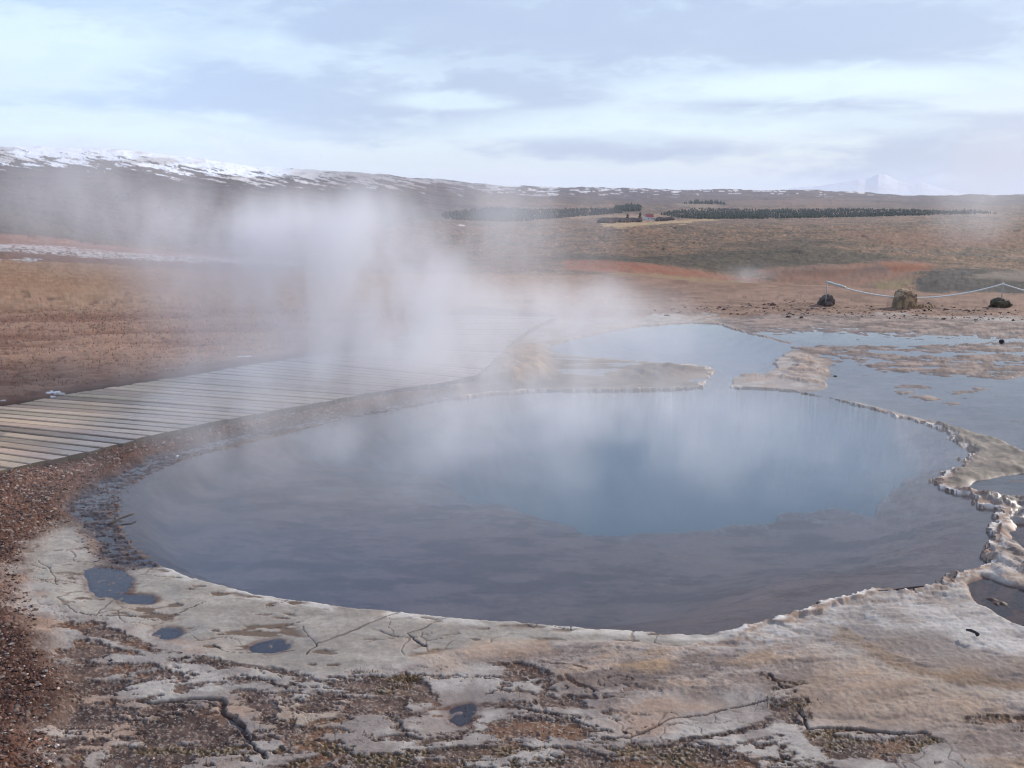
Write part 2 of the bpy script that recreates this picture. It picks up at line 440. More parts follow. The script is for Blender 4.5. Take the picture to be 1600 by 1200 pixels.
# ------------------------------------------------------------------ near ground: height and colour
def near_ground(x, y):
    """x, y in metres; returns z, albedo (n,3), wetness"""
    n = len(x)
    rock = lambda *c: np.array(c, float)
    # warp for natural edges
    w1 = fbm(x * 1.7, y * 1.7, 3, 11); w2 = fbm(x * 1.7, y * 1.7, 3, 31)
    h1 = fbm(x * 9, y * 9, 3, 51); h2 = fbm(x * 9, y * 9, 3, 71)
    k1 = fbm(x * 34, y * 34, 2, 91)
    px0, py0 = proj(x, y, np.zeros(n))
    far_f = sst(8, 14, y)
    # raggedness grows on the right-hand and the far shore
    rag = 0.008 + 0.034 * sst(0.9, 2.2, x) * sst(8.6, 7.0, y) + 0.010 * sst(6.5, 8.5, y)
    k2_ = fbm(x * 34 + 7, y * 34, 2, 95); xs = x + h1 * rag + k1 * rag * .55; ys = y + h2 * rag + w2 * rag * .6 + k2_ * rag * .5
    dp = sdf(xs, ys, POOL)
    rimon = 0
    dh = sdf(x + w1 * .10 + h1 * .045, y + w2 * .10 + h2 * .05, HOLE) + .04 * fbm(x * 5, y * 7, 4, 45)
    m = lambda P, s=0.06, ww=0.05: sst(s, -s, sdf(x + w1 * ww + h1 * ww * .5, y + w2 * ww + h2 * ww * .4, P))
    mAp = m(APRON, .03, .02); mMo = m(MOUND, .08, .07); mGr = m(GRAVEL, .12, .07)
    mS2 = m(SHELF2, .03, .04)
    mLW = m(LEFTWET, .07, .06); mFl = m(FLAT, .08, .03); mSp = m(SPIT, .04, .02); mL3 = m(LAND3, .03, .03)
    mD1 = m(DRYFLAT1, .12, .10); mD2 = m(DRYFLAT2, .14, .16); mD3 = m(DRYFLAT3, .2, .2); mIs = m(ISLE, .10, .10)
    mTM = m(TANMOUND, .15, .06); mFL = m(FLATL, .06, .04); mDM = m(DARKMOUND, .15, .06)
    mRP = m(RPUD, .04, .03); mRP2 = m(RPUD2, .05, .05)
    left_field = sst(0.0, 0.3, -sdf(x, y, W([(-900, 700), (0, 668), (400, 600), (600, 570), (700, 545), (900, 500), (1000, 480), (2600, 480),
                                             (2600, 460), (1000, 440), (400, 425), (-900, 425)])) + w1 * .1)

    fine = fbm(x * 60, y * 60, 3, 111); grit = fbm(x * 130, y * 130, 2, 131)
    # ---- base: broken crust terraces over brown mud (foreground)
    ax = x * 3.0 + w1 * .75; ay = y * 6.0 + w2 * .75 - x * .5
    crust = fbm(ax, ay * .85, 7, 151, .66)
    lvl = 6 + 2.0 * crust + 0.45 * fbm(x * 11, y * 22, 4, 152, .6)
    lvl = lvl - 1.1 * sst(2.92, 2.60, y)
    step = np.floor(lvl); fr = lvl - step
    edge = sst(0.05, 0.0, fr) * .6
    stepc = np.clip(step - 6, -1, 2)
    z = 0.008 + 0.0012 * stepc + fine * .0006
    pale = lerp(rock(.25, .22, .21), rock(.38, .355, .34), sst(-.6, .7, h1 + w1 * .5)[:, None])
    tan = lerp(pale, np.broadcast_to(rock(.34, .24, .185), (n, 3)), (sst(.1, .9, fbm(x * 2.5, y * 5, 3, 171)) * .8)[:, None])
    mud = lerp(rock(.065, .040, .034), rock(.145, .10, .085), sst(-.8, .8, fbm(x * 14, y * 22, 3, 181))[:, None])
    isc = sst(-.20, -.04, lvl - 0.10 + .30 * h2 + .22 * k1)
    alb = lerp(mud, tan, isc[:, None])
    alb = lerp(alb, np.broadcast_to(rock(.075, .04, .036), (n, 3)), (edge * .55 * isc * sst(-.2, .3, w2 + h1 * .5))[:, None])
    ring = sst(.16, .0, np.abs(lvl - 0.10 + .30 * h2 + .22 * k1 + .10))
    alb = lerp(alb, np.broadcast_to(rock(.06, .030, .028), (n, 3)), (ring * .75)[:, None])
    wc, cid = worley(x * 5.5 + h1 * .35 + w1, y * 9 + h2 * .35 + w2, 3)
    thin = sst(.05, .012, wc) * sst(-.2, .5, fbm(x * 2.2, y * 3, 2, 191))
    alb = lerp(alb, np.broadcast_to(rock(.12, .085, .07), (n, 3)), (thin * .7 * isc)[:, None])
    z = z - thin * .002 * isc + .006 * isc
    # moss and small debris near the bottom of the view
    mo = np.zeros(n)
    alb = lerp(alb, lerp(rock(.07, .052, .026), rock(.15, .105, .055), sst(-.6, .6, grit)[:, None]), mo[:, None])
    z = z + mo * (.006 + grit * .006)
    wet = 0.55 * (1 - isc)
    specks = sst(.55, .8, grit) * (1 - isc)
    alb = lerp(alb, np.broadcast_to(rock(.42, .39, .37), (n, 3)), (specks * .6)[:, None])

    # ---- pale second shelf on the left
    c2 = lerp(rock(.28, .26, .25), rock(.38, .36, .345), sst(-.5, .6, h1)[:, None])
    hole2 = sst(-.06, .04, fbm(x * 5.5, y * 12, 6, 211, .62))
    k = mS2 * (1 - hole2) * .9
    k = k * .999; alb = lerp(alb, c2, k[:, None]); z = lerp(z, .016 + fine * .0008, k); wet = wet * (1 - k)

    # ---- smooth mound, right foreground
    flow = fbm((x + y * .35) * 2.3, (y - x * .30) * 6.5, 5, 221)
    swirl = fbm(x * 3 + flow, y * 6 + flow, 5, 231, .6)
    cm = lerp(rock(.17, .135, .125), rock(.345, .30, .28), sst(-.6, .6, swirl + .35 * h1 + .2 * k1)[:, None])
    orange = sst(.0, .8, flow + .3 * sst(2.0, .8, np.hypot(x - 1.6, (y - 2.95) * 2))) * .75
    mw, _m = worley(x * 4 + h1 * .25 + w1 * .8, y * 7 + h2 * .25, 33)
    mcr = sst(.035, .008, mw) * sst(-.1, .4, fbm(x * 1.6, y * 2.5, 3, 291))
    cm = lerp(cm, np.broadcast_to(rock(.12, .085, .07), (n, 3)), (mcr * .7)[:, None])
    speck = sst(.35, .6, grit + .5 * fine)
    cm = lerp(cm, cm * .62, (speck * .8)[:, None]); cm = lerp(cm, cm * 1.2, (sst(.4, .7, -grit) * .7)[:, None])
    cm = lerp(cm, np.broadcast_to(rock(.345, .235, .155), (n, 3)), (orange * (.75 + .25 * k1))[:, None])
    streak = sst(.25, .7, -flow + swirl * .4)
    cm = lerp(cm, np.broadcast_to(rock(.16, .12, .105), (n, 3)), (streak * .7)[:, None])
    vein = sst(.045, .0, np.abs(fbm(x * 4 + h1 * .3, y * 8, 5, 241, .6))) * sst(-.3, .3, h2)
    cm = lerp(cm, np.broadcast_to(rock(.15, .11, .09), (n, 3)), (vein * .75)[:, None])
    lumps = fbm(x * 22 + h1, y * 30, 4, 251)
    rimz = sst(.30, .05, dp) * sst(.3, 1.0, x)
    cm = lerp(cm, lerp(rock(.30, .235, .20), rock(.52, .49, .47), sst(-.5, .5, lumps + .5 * k1)[:, None]), (rimz * .8)[:, None])
    whit = sst(.5, 0, np.hypot((x - 1.75) * .7, (y - 3.85) * 1.6) - .25 + .2 * h1)
    cm = lerp(cm, lerp(rock(.30, .28, .275), rock(.46, .45, .45), sst(-.4, .5, swirl + .3 * lumps)[:, None]), (whit * .75)[:, None])
    zm = .010 + .014 * sst(0, .5, dp) * sst(2.7, 3.3, y) + .007 * flow + .0025 * lumps * (.25 + rimz * 1.1) + .004 * sst(-.1, .1, fbm(x * 3.1, y * 7.3, 4, 255, .55)) + .006 * swirl * rimz + fine * .0015
    alb = lerp(alb, cm, mMo[:, None]); z = lerp(z, zm, mMo); wet = wet * (1 - mMo) + .12 * mMo

    # ---- apron along the near shore
    ca = lerp(rock(.27, .25, .23), rock(.36, .34, .315), sst(-.7, .7, fbm(x * 5, y * 9, 5, 261, .6))[:, None])
    ca = lerp(ca, np.broadcast_to(rock(.40, .31, .25), (n, 3)), (sst(.25, .9, fbm(x * 2.8, y * 6, 3, 271)) * .5)[:, None])
    ca = lerp(ca, np.broadcast_to(rock(.22, .20, .19), (n, 3)), (sst(.2, .8, fbm(x * 17, y * 34, 4, 281, .6)) * .55)[:, None])
    shore = sst(.085, .03, dp) * sst(-.4, .2, fbm(x * 4.5, y * 4.5, 3, 285) + .25)
    ca = lerp(ca, np.broadcast_to(rock(.53, .51, .49), (n, 3)), (shore * .85)[:, None])
    wl, _ = worley(x * 3.6 + w1 * 1.0 + h1 * .12, y * 5.5 + w2 * .8 + h2 * .12, 13)
    tc_ = sst(.045, .012, wl) * sst(.15, .5, fbm(x * 1.7, y * 2.2, 2, 295) + .25 * sst(-1.6, -2.2, x))
    spot = sst(.50, .62, fbm(x * 7, y * 17, 3, 305)) * sst(-.1, .3, w1)
    sp2 = sst(.08, .02, dp) * sst(.30, .42, fbm(x * 5, y * 11, 3, 306)) * sst(.01, .03, dp)
    dk = np.clip(tc_ * .8 + spot + sp2, 0, 1)
    ca = lerp(ca, np.broadcast_to(rock(.14, .105, .085), (n, 3)), dk[:, None])
    za = .008 + .006 * sst(0.0, .5, dp) + fine * .0006 + h1 * .0015 - .004 * dk
    alb = lerp(alb, ca, mAp[:, None]); z = lerp(z, za, mAp); wet = wet * (1 - mAp)

    # ---- mineral stains on the mound
    nr_ = (y < 5)
    def pl(line, wd, wob=7):
        o = np.zeros(n); o[nr_] = sst(wd, wd * .2, pdist(px0[nr_] + wob * h1[nr_] * 1.5, py0[nr_] + wob * h2[nr_], np.array(line, float))); return o
    def pg(P, sf=14, wob=16):
        o = np.zeros(n); o[nr_] = sst(sf, -sf, sdf(px0[nr_] + wob * (h1 + w1)[nr_], py0[nr_] + wob * .6 * (h2 + w2)[nr_], np.array(P, float))); return o
    tex = (.75 + .25 * sst(-.4, .4, swirl + .4 * k1))
    for mk, cc2, am in ((pg([(1320, 992), (1400, 985), (1480, 1010), (1620, 1040), (1620, 1072), (1450, 1057), (1380, 1027)]), (.185, .155, .145), .75),
                        (pl([(1310, 1000), (1360, 1022), (1400, 1042), (1450, 1062), (1520, 1072), (1640, 1080)], 15), (.19, .125, .08), .75),
                        (pl([(1260, 1010), (1330, 1037), (1420, 1068), (1500, 1088), (1660, 1104)], 16), (.35, .31, .275), .7),
                        (pl([(1430, 962), (1480, 985), (1540, 1002), (1630, 1020)], 26), (.50, .49, .49), .65),
                        (pg([(1250, 1040), (1330, 1042), (1450, 1082), (1560, 1104), (1540, 1140), (1380, 1140), (1265, 1140), (1255, 1100)]), (.33, .245, .185), .55),
                        (pg([(960, 1050), (1010, 1044), (1070, 1056), (1020, 1066)], 8, 10), (.37, .26, .165), .75),
                        (pg([(640, 1035), (720, 1018), (860, 1010), (880, 1030), (780, 1045), (690, 1056)], 10, 12), (.37, .26, .185), .6),
                        (pg([(400, 1112), (470, 1108), (530, 1125), (500, 1150), (420, 1158), (388, 1138)], 8, 10), (.34, .25, .18), .6)):
        alb = lerp(alb, np.broadcast_to(rock(*cc2), (n, 3)), (mk * am * tex)[:, None])
    # ---- mud between the plates, with dark stained plate edges
    nz = y < 4.2
    xa, ya = x[nz], y[nz]; rg1 = fbm(xa * 16, ya * 22, 5, 901, .62); rg2 = fbm(xa * 16, ya * 22, 5, 921, .62)
    xw = xa + rg1 * .030 + w1[nz] * .02; yw = ya + rg2 * .022 + w2[nz] * .02
    D = np.full(nz.sum(), 9.0)
    for P in BROWN: D = np.minimum(D, sdf(xw, yw, P))
    isl = fbm(xa * 6.2 + .4 * h1[nz], ya * 11, 7, 933, .66)
    D = np.maximum(D, (isl - .12) * .06)
    for L, wd in VEINS: D = np.minimum(D, pdist(xw, yw, W(L)) - wd * (1 + .8 * rg1))
    zone = sst(120, 260, px0[nz]) * sst(960, 820, px0[nz]) * sst(1045, 1075, py0[nz]) + .7 * sst(1150, 1175, py0[nz]) * sst(1500, 1250, px0[nz])
    pn = fbm(xa * 4.4 + .5 * w1[nz], ya * 8.5, 7, 931, .66)
    D = np.minimum(D, np.where(zone > .02, (.78 - .46 * np.clip(zone, 0, 1) - pn) * .09, 9))
    br = sst(.004, -.004, D) * (1 - mAp[nz]); pits = sst(.50, .54, fbm(xa * 12, ya * 26, 5, 941, .6)) * sst(1035, 1060, py0[nz]) * .9 * sst(1150, 900, px0[nz])
    br = np.maximum(br, pits * (1 - mAp[nz])); rgm = sst(.016, .0, np.abs(D)) * (1 - mAp[nz]) * sst(-.5, .2, rg2)
    c_m = lerp(rock(.055, .034, .030), rock(.14, .095, .078), sst(-.7, .7, fbm(xa * 14, ya * 22, 4, 951))[:, None])
    rust = sst(.2, .7, fbm(xa * 5, ya * 9, 3, 961)); c_m = lerp(c_m, np.broadcast_to(rock(.19, .095, .05), (len(xa), 3)), (rust * .6)[:, None])
    mosk = sst(-.1, .4, fbm(xa * 9, ya * 18, 4, 971)) * np.clip(sst(1150, 1175, py0[nz]) + sst(1060, 1200, px0[nz]) + sst(30, 15, np.hypot((px0[nz] - 620) * .4, py0[nz] - 1080)), 0, 1)
    c_m = lerp(c_m, lerp(rock(.055, .038, .018), rock(.15, .10, .045), sst(-.5, .6, grit[nz])[:, None]), (mosk * .8)[:, None])
    fl = sst(.45, .65, grit[nz] + .3 * fine[nz]); c_m = lerp(c_m, np.broadcast_to(rock(.36, .32, .29), (len(xa), 3)), (fl * .55)[:, None])
    aa = alb[nz]; aa = lerp(aa, np.broadcast_to(rock(.05, .026, .024), aa.shape), (rgm * .85)[:, None]); aa = lerp(aa, c_m, br[:, None])
    alb[nz] = aa; zz_ = z[nz]; zz_ = zz_ - br * .0055 * sst(.002, .006, zz_) + br * (.0012 * fine[nz] + mosk * (.001 + .003 * grit[nz])); z[nz] = zz_
    wq = wet[nz]; wet[nz] = np.maximum(wq * (1 - br), br * .22)
    # ---- gravel
    gw, gid = worley(x * 55, y * 70, 23)
    cg = lerp(rock(.105, .050, .034), rock(.235, .125, .085), gid[:, None])
    cg = lerp(cg, np.broadcast_to(rock(.44, .36, .30), (n, 3)), (sst(.90, .93, gid) * .85)[:, None])
    cg = lerp(cg, np.broadcast_to(rock(.06, .035, .03), (n, 3)), (sst(.15, .0, gw) * .7)[:, None])
    cg = cg * (.80 + .22 * w1 + .15 * h1)[:, None]
    cg = lerp(cg, cg * rock(.72, .66, .68), sst(5.4, 3.6, y)[:, None])
    zg = .022 + .006 * np.clip(gw, 0, .5) * 2 + .012 * fbm(x * 3, y * 3, 3, 311)
    zg = zg + .03 * sst(.1, 1.0, dp)
    alb = lerp(alb, cg, mGr[:, None]); z = lerp(z, zg, mGr); wet = wet * (1 - mGr)

    gz2 = sst(.25, .1, dp) * sst(.0, .3, x + 4.0) * sst(7.0, 7.4, y + .0 * x) * sst(.2, -.2, x + .2)
    alb = lerp(alb, np.broadcast_to(rock(.15, .10, .08), (n, 3)), gz2[:, None]); z = lerp(z, .012 + .004 * h1, gz2)
    # ---- shallow, pebbly wet strip left of the pool
    zl = .0012 + .0085 * fbm(x * 26, y * 40, 4, 321, .6) + .004 * h1 + .012 * np.clip(dp - .25, 0, 1)
    cl = lerp(rock(.055, .04, .04), rock(.13, .09, .08), sst(-.5, .7, fbm(x * 30, y * 40, 3, 331))[:, None])
    alb = lerp(alb, cl, mLW[:, None]); z = lerp(z, zl, mLW); wet = np.maximum(wet, mLW * .9)

    # ---- wet flat on the right: sheets of water between mud
    zf = -.0062 + .004 * h1 + .0045 * fbm(x * 1.2, y * 6.0, 5, 341, .6) + .003 * fbm(x * 9, y * 16, 3, 343)
    band = sst(540, 500, py0)
    zf = zf + .0125 * band + .004 * sst(522, 500, py0) + .006 * fbm(x * 2.2, y * 6, 5, 351, .6) * (.3 + band)
    for mm in (mD1, mD2, mD3):
        zf = zf + mm * (.012 + .012 * fbm(x * 4.5, y * 8, 5, 361, .62))
    zf = zf + mIs * (.007 + .016 * fbm(x * 5.5, y * 9, 4, 371, .6))
    cf = lerp(rock(.14, .11, .10), rock(.32, .25, .225), sst(-.6, .6, fbm(x * 5, y * 7, 5, 381, .65))[:, None])
    cf = lerp(cf, np.broadcast_to(rock(.16, .11, .09), (n, 3)), (mD2 * sst(0, .6, h1) * .7)[:, None])
    dd = sst(.0025, .0, np.abs(zf - .002))
    cf = lerp(cf, np.broadcast_to(rock(.075, .05, .045), (n, 3)), (dd * .6)[:, None])
    alb = lerp(alb, cf, mFl[:, None]); z = lerp(z, zf, mFl); wet = lerp(wet, sst(.014, .002, zf) * .75, mFl)
    # sand-coloured shore lump between the two pools
    sl = sst(.33, .1, sdf(x, y, W([(1240, 560), (1262, 552), (1280, 572), (1288, 588), (1270, 597), (1238, 596), (1225, 586), (1250, 575)])) + .25 + .1 * h1)
    alb = lerp(alb, lerp(rock(.22, .17, .15), rock(.42, .31, .25), sst(-.5, .5, h2 + k1 * .5)[:, None]), (sl * .9)[:, None])
    z = z + sl * (.02 + .02 * h2)

    # ---- spit and right-hand land
    cs = lerp(rock(.125, .115, .098), rock(.225, .19, .16), sst(-.6, .6, fbm(x * 5, y * 12, 5, 391, .6))[:, None])
    alb = lerp(alb, cs, mSp[:, None]); z = lerp(z, .022 + .012 * h1 + .01 * w1, mSp); wet = wet * (1 - mSp * .6)
    c3 = lerp(rock(.20, .165, .15), rock(.42, .385, .37), sst(-.5, .6, fbm(x * 7, y * 9, 4, 401, .6))[:, None])
    c3 = lerp(c3, np.broadcast_to(rock(.12, .055, .04), (n, 3)), (sst(.1, .5, h2 + .3 * w2) * .8)[:, None])
    alb = lerp(alb, c3, mL3[:, None]); z = lerp(z, .03 + .02 * h1 + .012 * lumps, mL3)
    for q, dpt in ((mRP, .035), (mRP2, .02)):
        alb = lerp(alb, lerp(rock(.06, .04, .04), rock(.22, .10, .07), sst(-.3, .3, fbm(x * 12, y * 14, 3, 411) + sst(.02, -.06, z - .03) - .3)[:, None]), (sst(.02, .6, q))[:, None])
        z = lerp(z, -dpt + .03 * h1 + .012 * sst(2.75, 2.45, x), q); wet = np.maximum(wet, q * .5)

    # ---- flat and mounds between the pool and the boardwalk
    cfl = lerp(rock(.15, .125, .11), rock(.24, .20, .17), sst(-.6, .6, fbm(x * 3, y * 6, 4, 421))[:, None])
    alb = lerp(alb, cfl, mFL[:, None]); z = lerp(z, .004 + .014 * fbm(x * 1.5, y * 5, 4, 431), mFL)
    alb = lerp(alb, lerp(rock(.28, .20, .13), rock(.40, .29, .19), sst(-.5, .5, h1)[:, None]), mTM[:, None]); z = z + mTM * (.10 + .02 * h1)
    alb = lerp(alb, np.broadcast_to(rock(.13, .10, .085), (n, 3)), mDM[:, None]); z = z + mDM * (.035 + .02 * h1)

    # ---- dry field beyond the boardwalk and the plateau
    tuft = fbm(x * 7, y * 12, 5, 441, .65); tw = fbm(x * .8, y * 1.6, 4, 451)
    fieldc = lerp(rock(.225, .125, .085), rock(.33, .215, .155), sst(-.5, .6, tw + tuft * .5)[:, None])
    fieldc = lerp(fieldc, lerp(rock(.30, .195, .125), rock(.40, .28, .19), sst(-.4, .5, tuft)[:, None]), sst(500, 470, py0)[:, None])
    fieldc = lerp(fieldc, np.broadcast_to(rock(.10, .055, .04), (n, 3)), (sst(.35, .9, fbm(x * 9, y * 16, 4, 461, .6)) * .7)[:, None])
    fieldc = fieldc * rock(.86, .83, .83)
    rightc = lerp(rock(.17, .105, .078), rock(.27, .175, .132), sst(-.6, .6, fbm(x * 2, y * 5, 5, 471, .6))[:, None])
    rightc = lerp(rightc, np.broadcast_to(rock(.10, .06, .05), (n, 3)), (sst(.5, .8, fbm(x * 6, y * 12, 3, 481)) * .6)[:, None])
    fc = lerp(fieldc, rightc, sst(850, 1050, px0)[:, None])
    zfi = .03 + .012 * tuft + .02 * tw
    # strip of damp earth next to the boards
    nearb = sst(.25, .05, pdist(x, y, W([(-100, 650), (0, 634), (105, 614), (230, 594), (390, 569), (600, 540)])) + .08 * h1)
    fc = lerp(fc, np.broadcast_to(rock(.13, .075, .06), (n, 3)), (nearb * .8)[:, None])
    # everything above y~500 right of the pools and left field
    lf = np.maximum(left_field, sst(0.2, 0.0, 15.2 + .5 * w1 - y))
    lf = lf * (1 - mFl * sst(488, 496, py0)) * (1 - sst(.1, -.1, dp))
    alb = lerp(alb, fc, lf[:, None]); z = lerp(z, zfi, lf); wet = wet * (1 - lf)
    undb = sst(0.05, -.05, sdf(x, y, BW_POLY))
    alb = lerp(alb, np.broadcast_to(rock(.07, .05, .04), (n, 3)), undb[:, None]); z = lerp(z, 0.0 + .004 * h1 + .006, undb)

    for (qx, qy, qr) in ((88, 618, .06), (76, 622, .035), (3, 632, .05), (383, 563, .06)):
        sx0, sy0 = unproj(qx, qy)
        ii = sst(qr, qr * .6, np.hypot((x - sx0) * .8, (y - sy0) * 1.8) + .05 * h1)
        alb = lerp(alb, np.broadcast_to(rock(.72, .74, .78), (n, 3)), ii[:, None]); z = z + ii * .004
    # ---- cracks and ledges drawn across the crust
    near = y < 5.0
    for line, wd in CRACKS:
        L = W(line)
        d = pdist(x[near] + h1[near] * .010 + k1[near] * .004, y[near] + h2[near] * .010 + k1[near] * .003, L)
        c = np.zeros(n); c[near] = sst(wd, wd * .35, d * (1 + .35 * h1[near]))
        alb = lerp(alb, np.broadcast_to(rock(.055, .035, .03), (n, 3)), (c * .9)[:, None]); z = z - c * wd * .8
    for P in PUDS:
        c = np.zeros(n); d = sdf(x[near] + h1[near] * .012, y[near] + h2[near] * .012, P)
        c[near] = sst(.022, -.012, d); nb = np.zeros(n); nb[near] = sst(.16, .015, d); z = lerp(z, np.minimum(z, .0035 + .001 * h1), nb); rg = np.zeros(n); rg[near] = sst(.032, .004, np.abs(d - .010)) * (.6 + .4 * h2[near])
        alb = lerp(alb, np.broadcast_to(rock(.17, .145, .145), (n, 3)), sst(.4, .9, c)[:, None])
        alb = lerp(alb, np.broadcast_to(rock(.09, .045, .04), (n, 3)), (rg * .8)[:, None])
        z = lerp(z, -.0038 + .002 * h1 + .0045 * k1, c); wet = np.maximum(wet, c * .5)

    # ---- raised sinter rim on the right and far shore
    scal = np.abs(fbm(x * 12, y * 12, 3, 501)); lump2 = fbm(x * 30, y * 30, 3, 511)
    lowf = .55 + .45 * fbm(x * 2.2, y * 2.2, 2, 521)
    dr = pdist(x + h1 * .03, y + h2 * .03, RIMR)
    thick = np.where(y > 6.2, .034, .055) * np.clip(1 + .6 * h1 + .5 * w1, .25, 2)
    on = sst(thick + .012, thick - .012, np.where(dp > 0, dp, 9)) * sst(.25, .12, dr)
    wsh = sst(-.25, .25, .5 * lump2 + 1.0 * h2 + .5 * w2 + .3 * grit)
    rc = lerp(rock(.30, .22, .18), rock(.66, .65, .64), (wsh * sst(thick * .9, thick * .25, dp))[:, None])
    rc = lerp(rc, np.broadcast_to(rock(.085, .055, .045), (n, 3)), (sst(.010, .003, dp + .004 * k1))[:, None])  # shade under the rim's overhang, put into the wall colour as dark brown
    alb = lerp(alb, rc, on[:, None])
    z = lerp(z, .002 + .011 * lowf + .003 * lump2 + .006 * scal + .010 * sst(6.4, 5, y), on) ; wet = wet * (1 - on)
    dl = pdist(x + h1 * .04, y + h2 * .04, RIML); on2 = sst(.045, .02, dl + .03 * h2)
    alb = lerp(alb, lerp(rock(.28, .21, .17), rock(.55, .50, .46), sst(.1, .6, lump2)[:, None]), on2[:, None]); z = z + on2 * (.007 + .004 * lump2)
    ds = pdist(x + h1 * .04, y + h2 * .04, SPUR); on3 = sst(.07, .03, ds)
    alb = lerp(alb, np.broadcast_to(rock(.28, .21, .17), (n, 3)), on3[:, None]); z = z + on3 * (.016 + .008 * lump2)

    # ---- pool floor
    ins = sst(.004, -.012, dp)
    sl_w = lerp(.14, .5, sst(0, 1.4, x) * sst(7, 4, y))
    shelf = -.012 - .15 * sst(0, 1.0, np.clip(-dp, 0, 9) / (sl_w * 2.2)) - .03 * sst(0, 1.5, -dp) + .010 * fbm(x * 2.5, y * 5, 4, 531)
    lft = sst(1.2, -1.0, x)
    dhs = dh + lft * .25 * w1
    deep = sst(.02 + .1 * lft, -.12 - 2.4 * lft, dhs) * (.25 + .4 * lft) + np.clip(-dhs - .05 - .9 * lft, 0, 3) * .9
    deep = deep + sst(.25, -.3, np.hypot((x - 2.2) * .9, (y - 6.1) * 1.4) - .8) * 2.2 * sst(0, -.15, dh)
    ledges = fbm(x * 1.9, y * 3.2, 5, 541, .6)
    deep = deep * (1 + .35 * ledges)
    lip = np.exp(-(dh / .05) ** 2) * sst(.4, 1.2, x) * .035
    zp = shelf - np.minimum(deep, 2.6) + lip
    cp = lerp(rock(.27, .185, .155), rock(.48, .345, .295), sst(-.6, .6, fbm(x * 3, y * 7, 5, 551, .6) + .4 * fbm(x * 16, y * 26, 4, 555, .6))[:, None])
    cp = lerp(cp, np.broadcast_to(rock(.48, .44, .42), (n, 3)), (sst(.45, .6, fbm(x * 7, y * 15, 4, 556, .6)) * sst(.5, .0, dh) * .7)[:, None])
    cp = lerp(cp, np.broadcast_to(rock(.33, .27, .25), (n, 3)), (sst(.22, .0, -dp) * .8)[:, None])
    cp = lerp(cp, np.broadcast_to(rock(.55, .58, .58), (n, 3)), (sst(.06, -.08 - 2.6 * lft, dhs) * (.75 + .25 * ledges))[:, None])
    cp = lerp(cp, np.broadcast_to(rock(.50, .50, .50), (n, 3)), (np.exp(-(dh / .05) ** 2) * .7 * (1 - lft) * sst(-.3, .5, h1 + .3))[:, None])
    cp = lerp(cp, np.broadcast_to(rock(.16, .20, .22), (n, 3)), (sst(.0, .5, ledges) * sst(0, -.2, dh) * .6)[:, None])
    soft = sst(.25, -.05, sdf(x, y, LEFTWET)) * sst(.35, .0, -dp) * sst(7.6, 7.0, y)
    softz = .0005 - .075 * np.clip(-dp, 0, 1) + .0065 * fbm(x * 26, y * 40, 4, 321, .6) * sst(.35, .1, -dp) + .002 * h1
    zp = lerp(zp, softz, soft)
    cp = lerp(cp, cl * 1.15, (soft * .85)[:, None])
    cp = lerp(cp, np.broadcast_to(rock(.30, .24, .22), (n, 3)), (sst(.5, .1, -dp) * sst(.05, .2, -dp) * sst(-1.4, -2.4, x) * sst(5.4, 4.8, y) * .6)[:, None])
    shr = sst(.12, .0, sdf(x, y, LEFTWET)) * sst(.08, .02, dp) * sst(7.6, 7.0, y)
    alb = lerp(alb, cl, shr[:, None]); z = lerp(z, softz, shr * .9)
    alb = lerp(alb, cp, ins[:, None]); z = lerp(z, zp, ins); wet = np.maximum(wet * (1 - ins), ins * .2)
    return z, alb, wet


# boardwalk edges (world)
BW_NEAR = W([(-420, 838), (-250, 798), (-60, 750), (26, 729), (85, 716), (140, 705), (189, 692), (237, 680), (284, 671), (350, 656), (397, 649), (470, 634),
             (550, 619), (630, 606), (700, 597), (745, 586), (768, 566), (787, 547), (805, 530), (830, 512), (870, 494)])
BW_FAR = W([(-620, 706), (-420, 684), (-150, 657), (-60, 645), (0, 636), (37, 630), (105, 616), (180, 604), (230, 596), (300, 586), (355, 576), (390, 570),
            (470, 558), (540, 548), (590, 541), (615, 534), (628, 523), (642, 512), (658, 502), (684, 492), (730, 480)])
BW_POLY = np.concatenate([BW_NEAR, BW_FAR[::-1]])

# ------------------------------------------------------------------ far terrain
FPX = np.concatenate([[-800, -200], np.arange(0, 1601, 10), [1800, 2400.]])


def yflat(r):
    return 600 + F * math.tan(math.atan(CAMH / r) - PITCH)


def row(r, pairs):
    p = np.array(pairs, float)
    return r, np.interp(FPX, p[:, 0], p[:, 1])


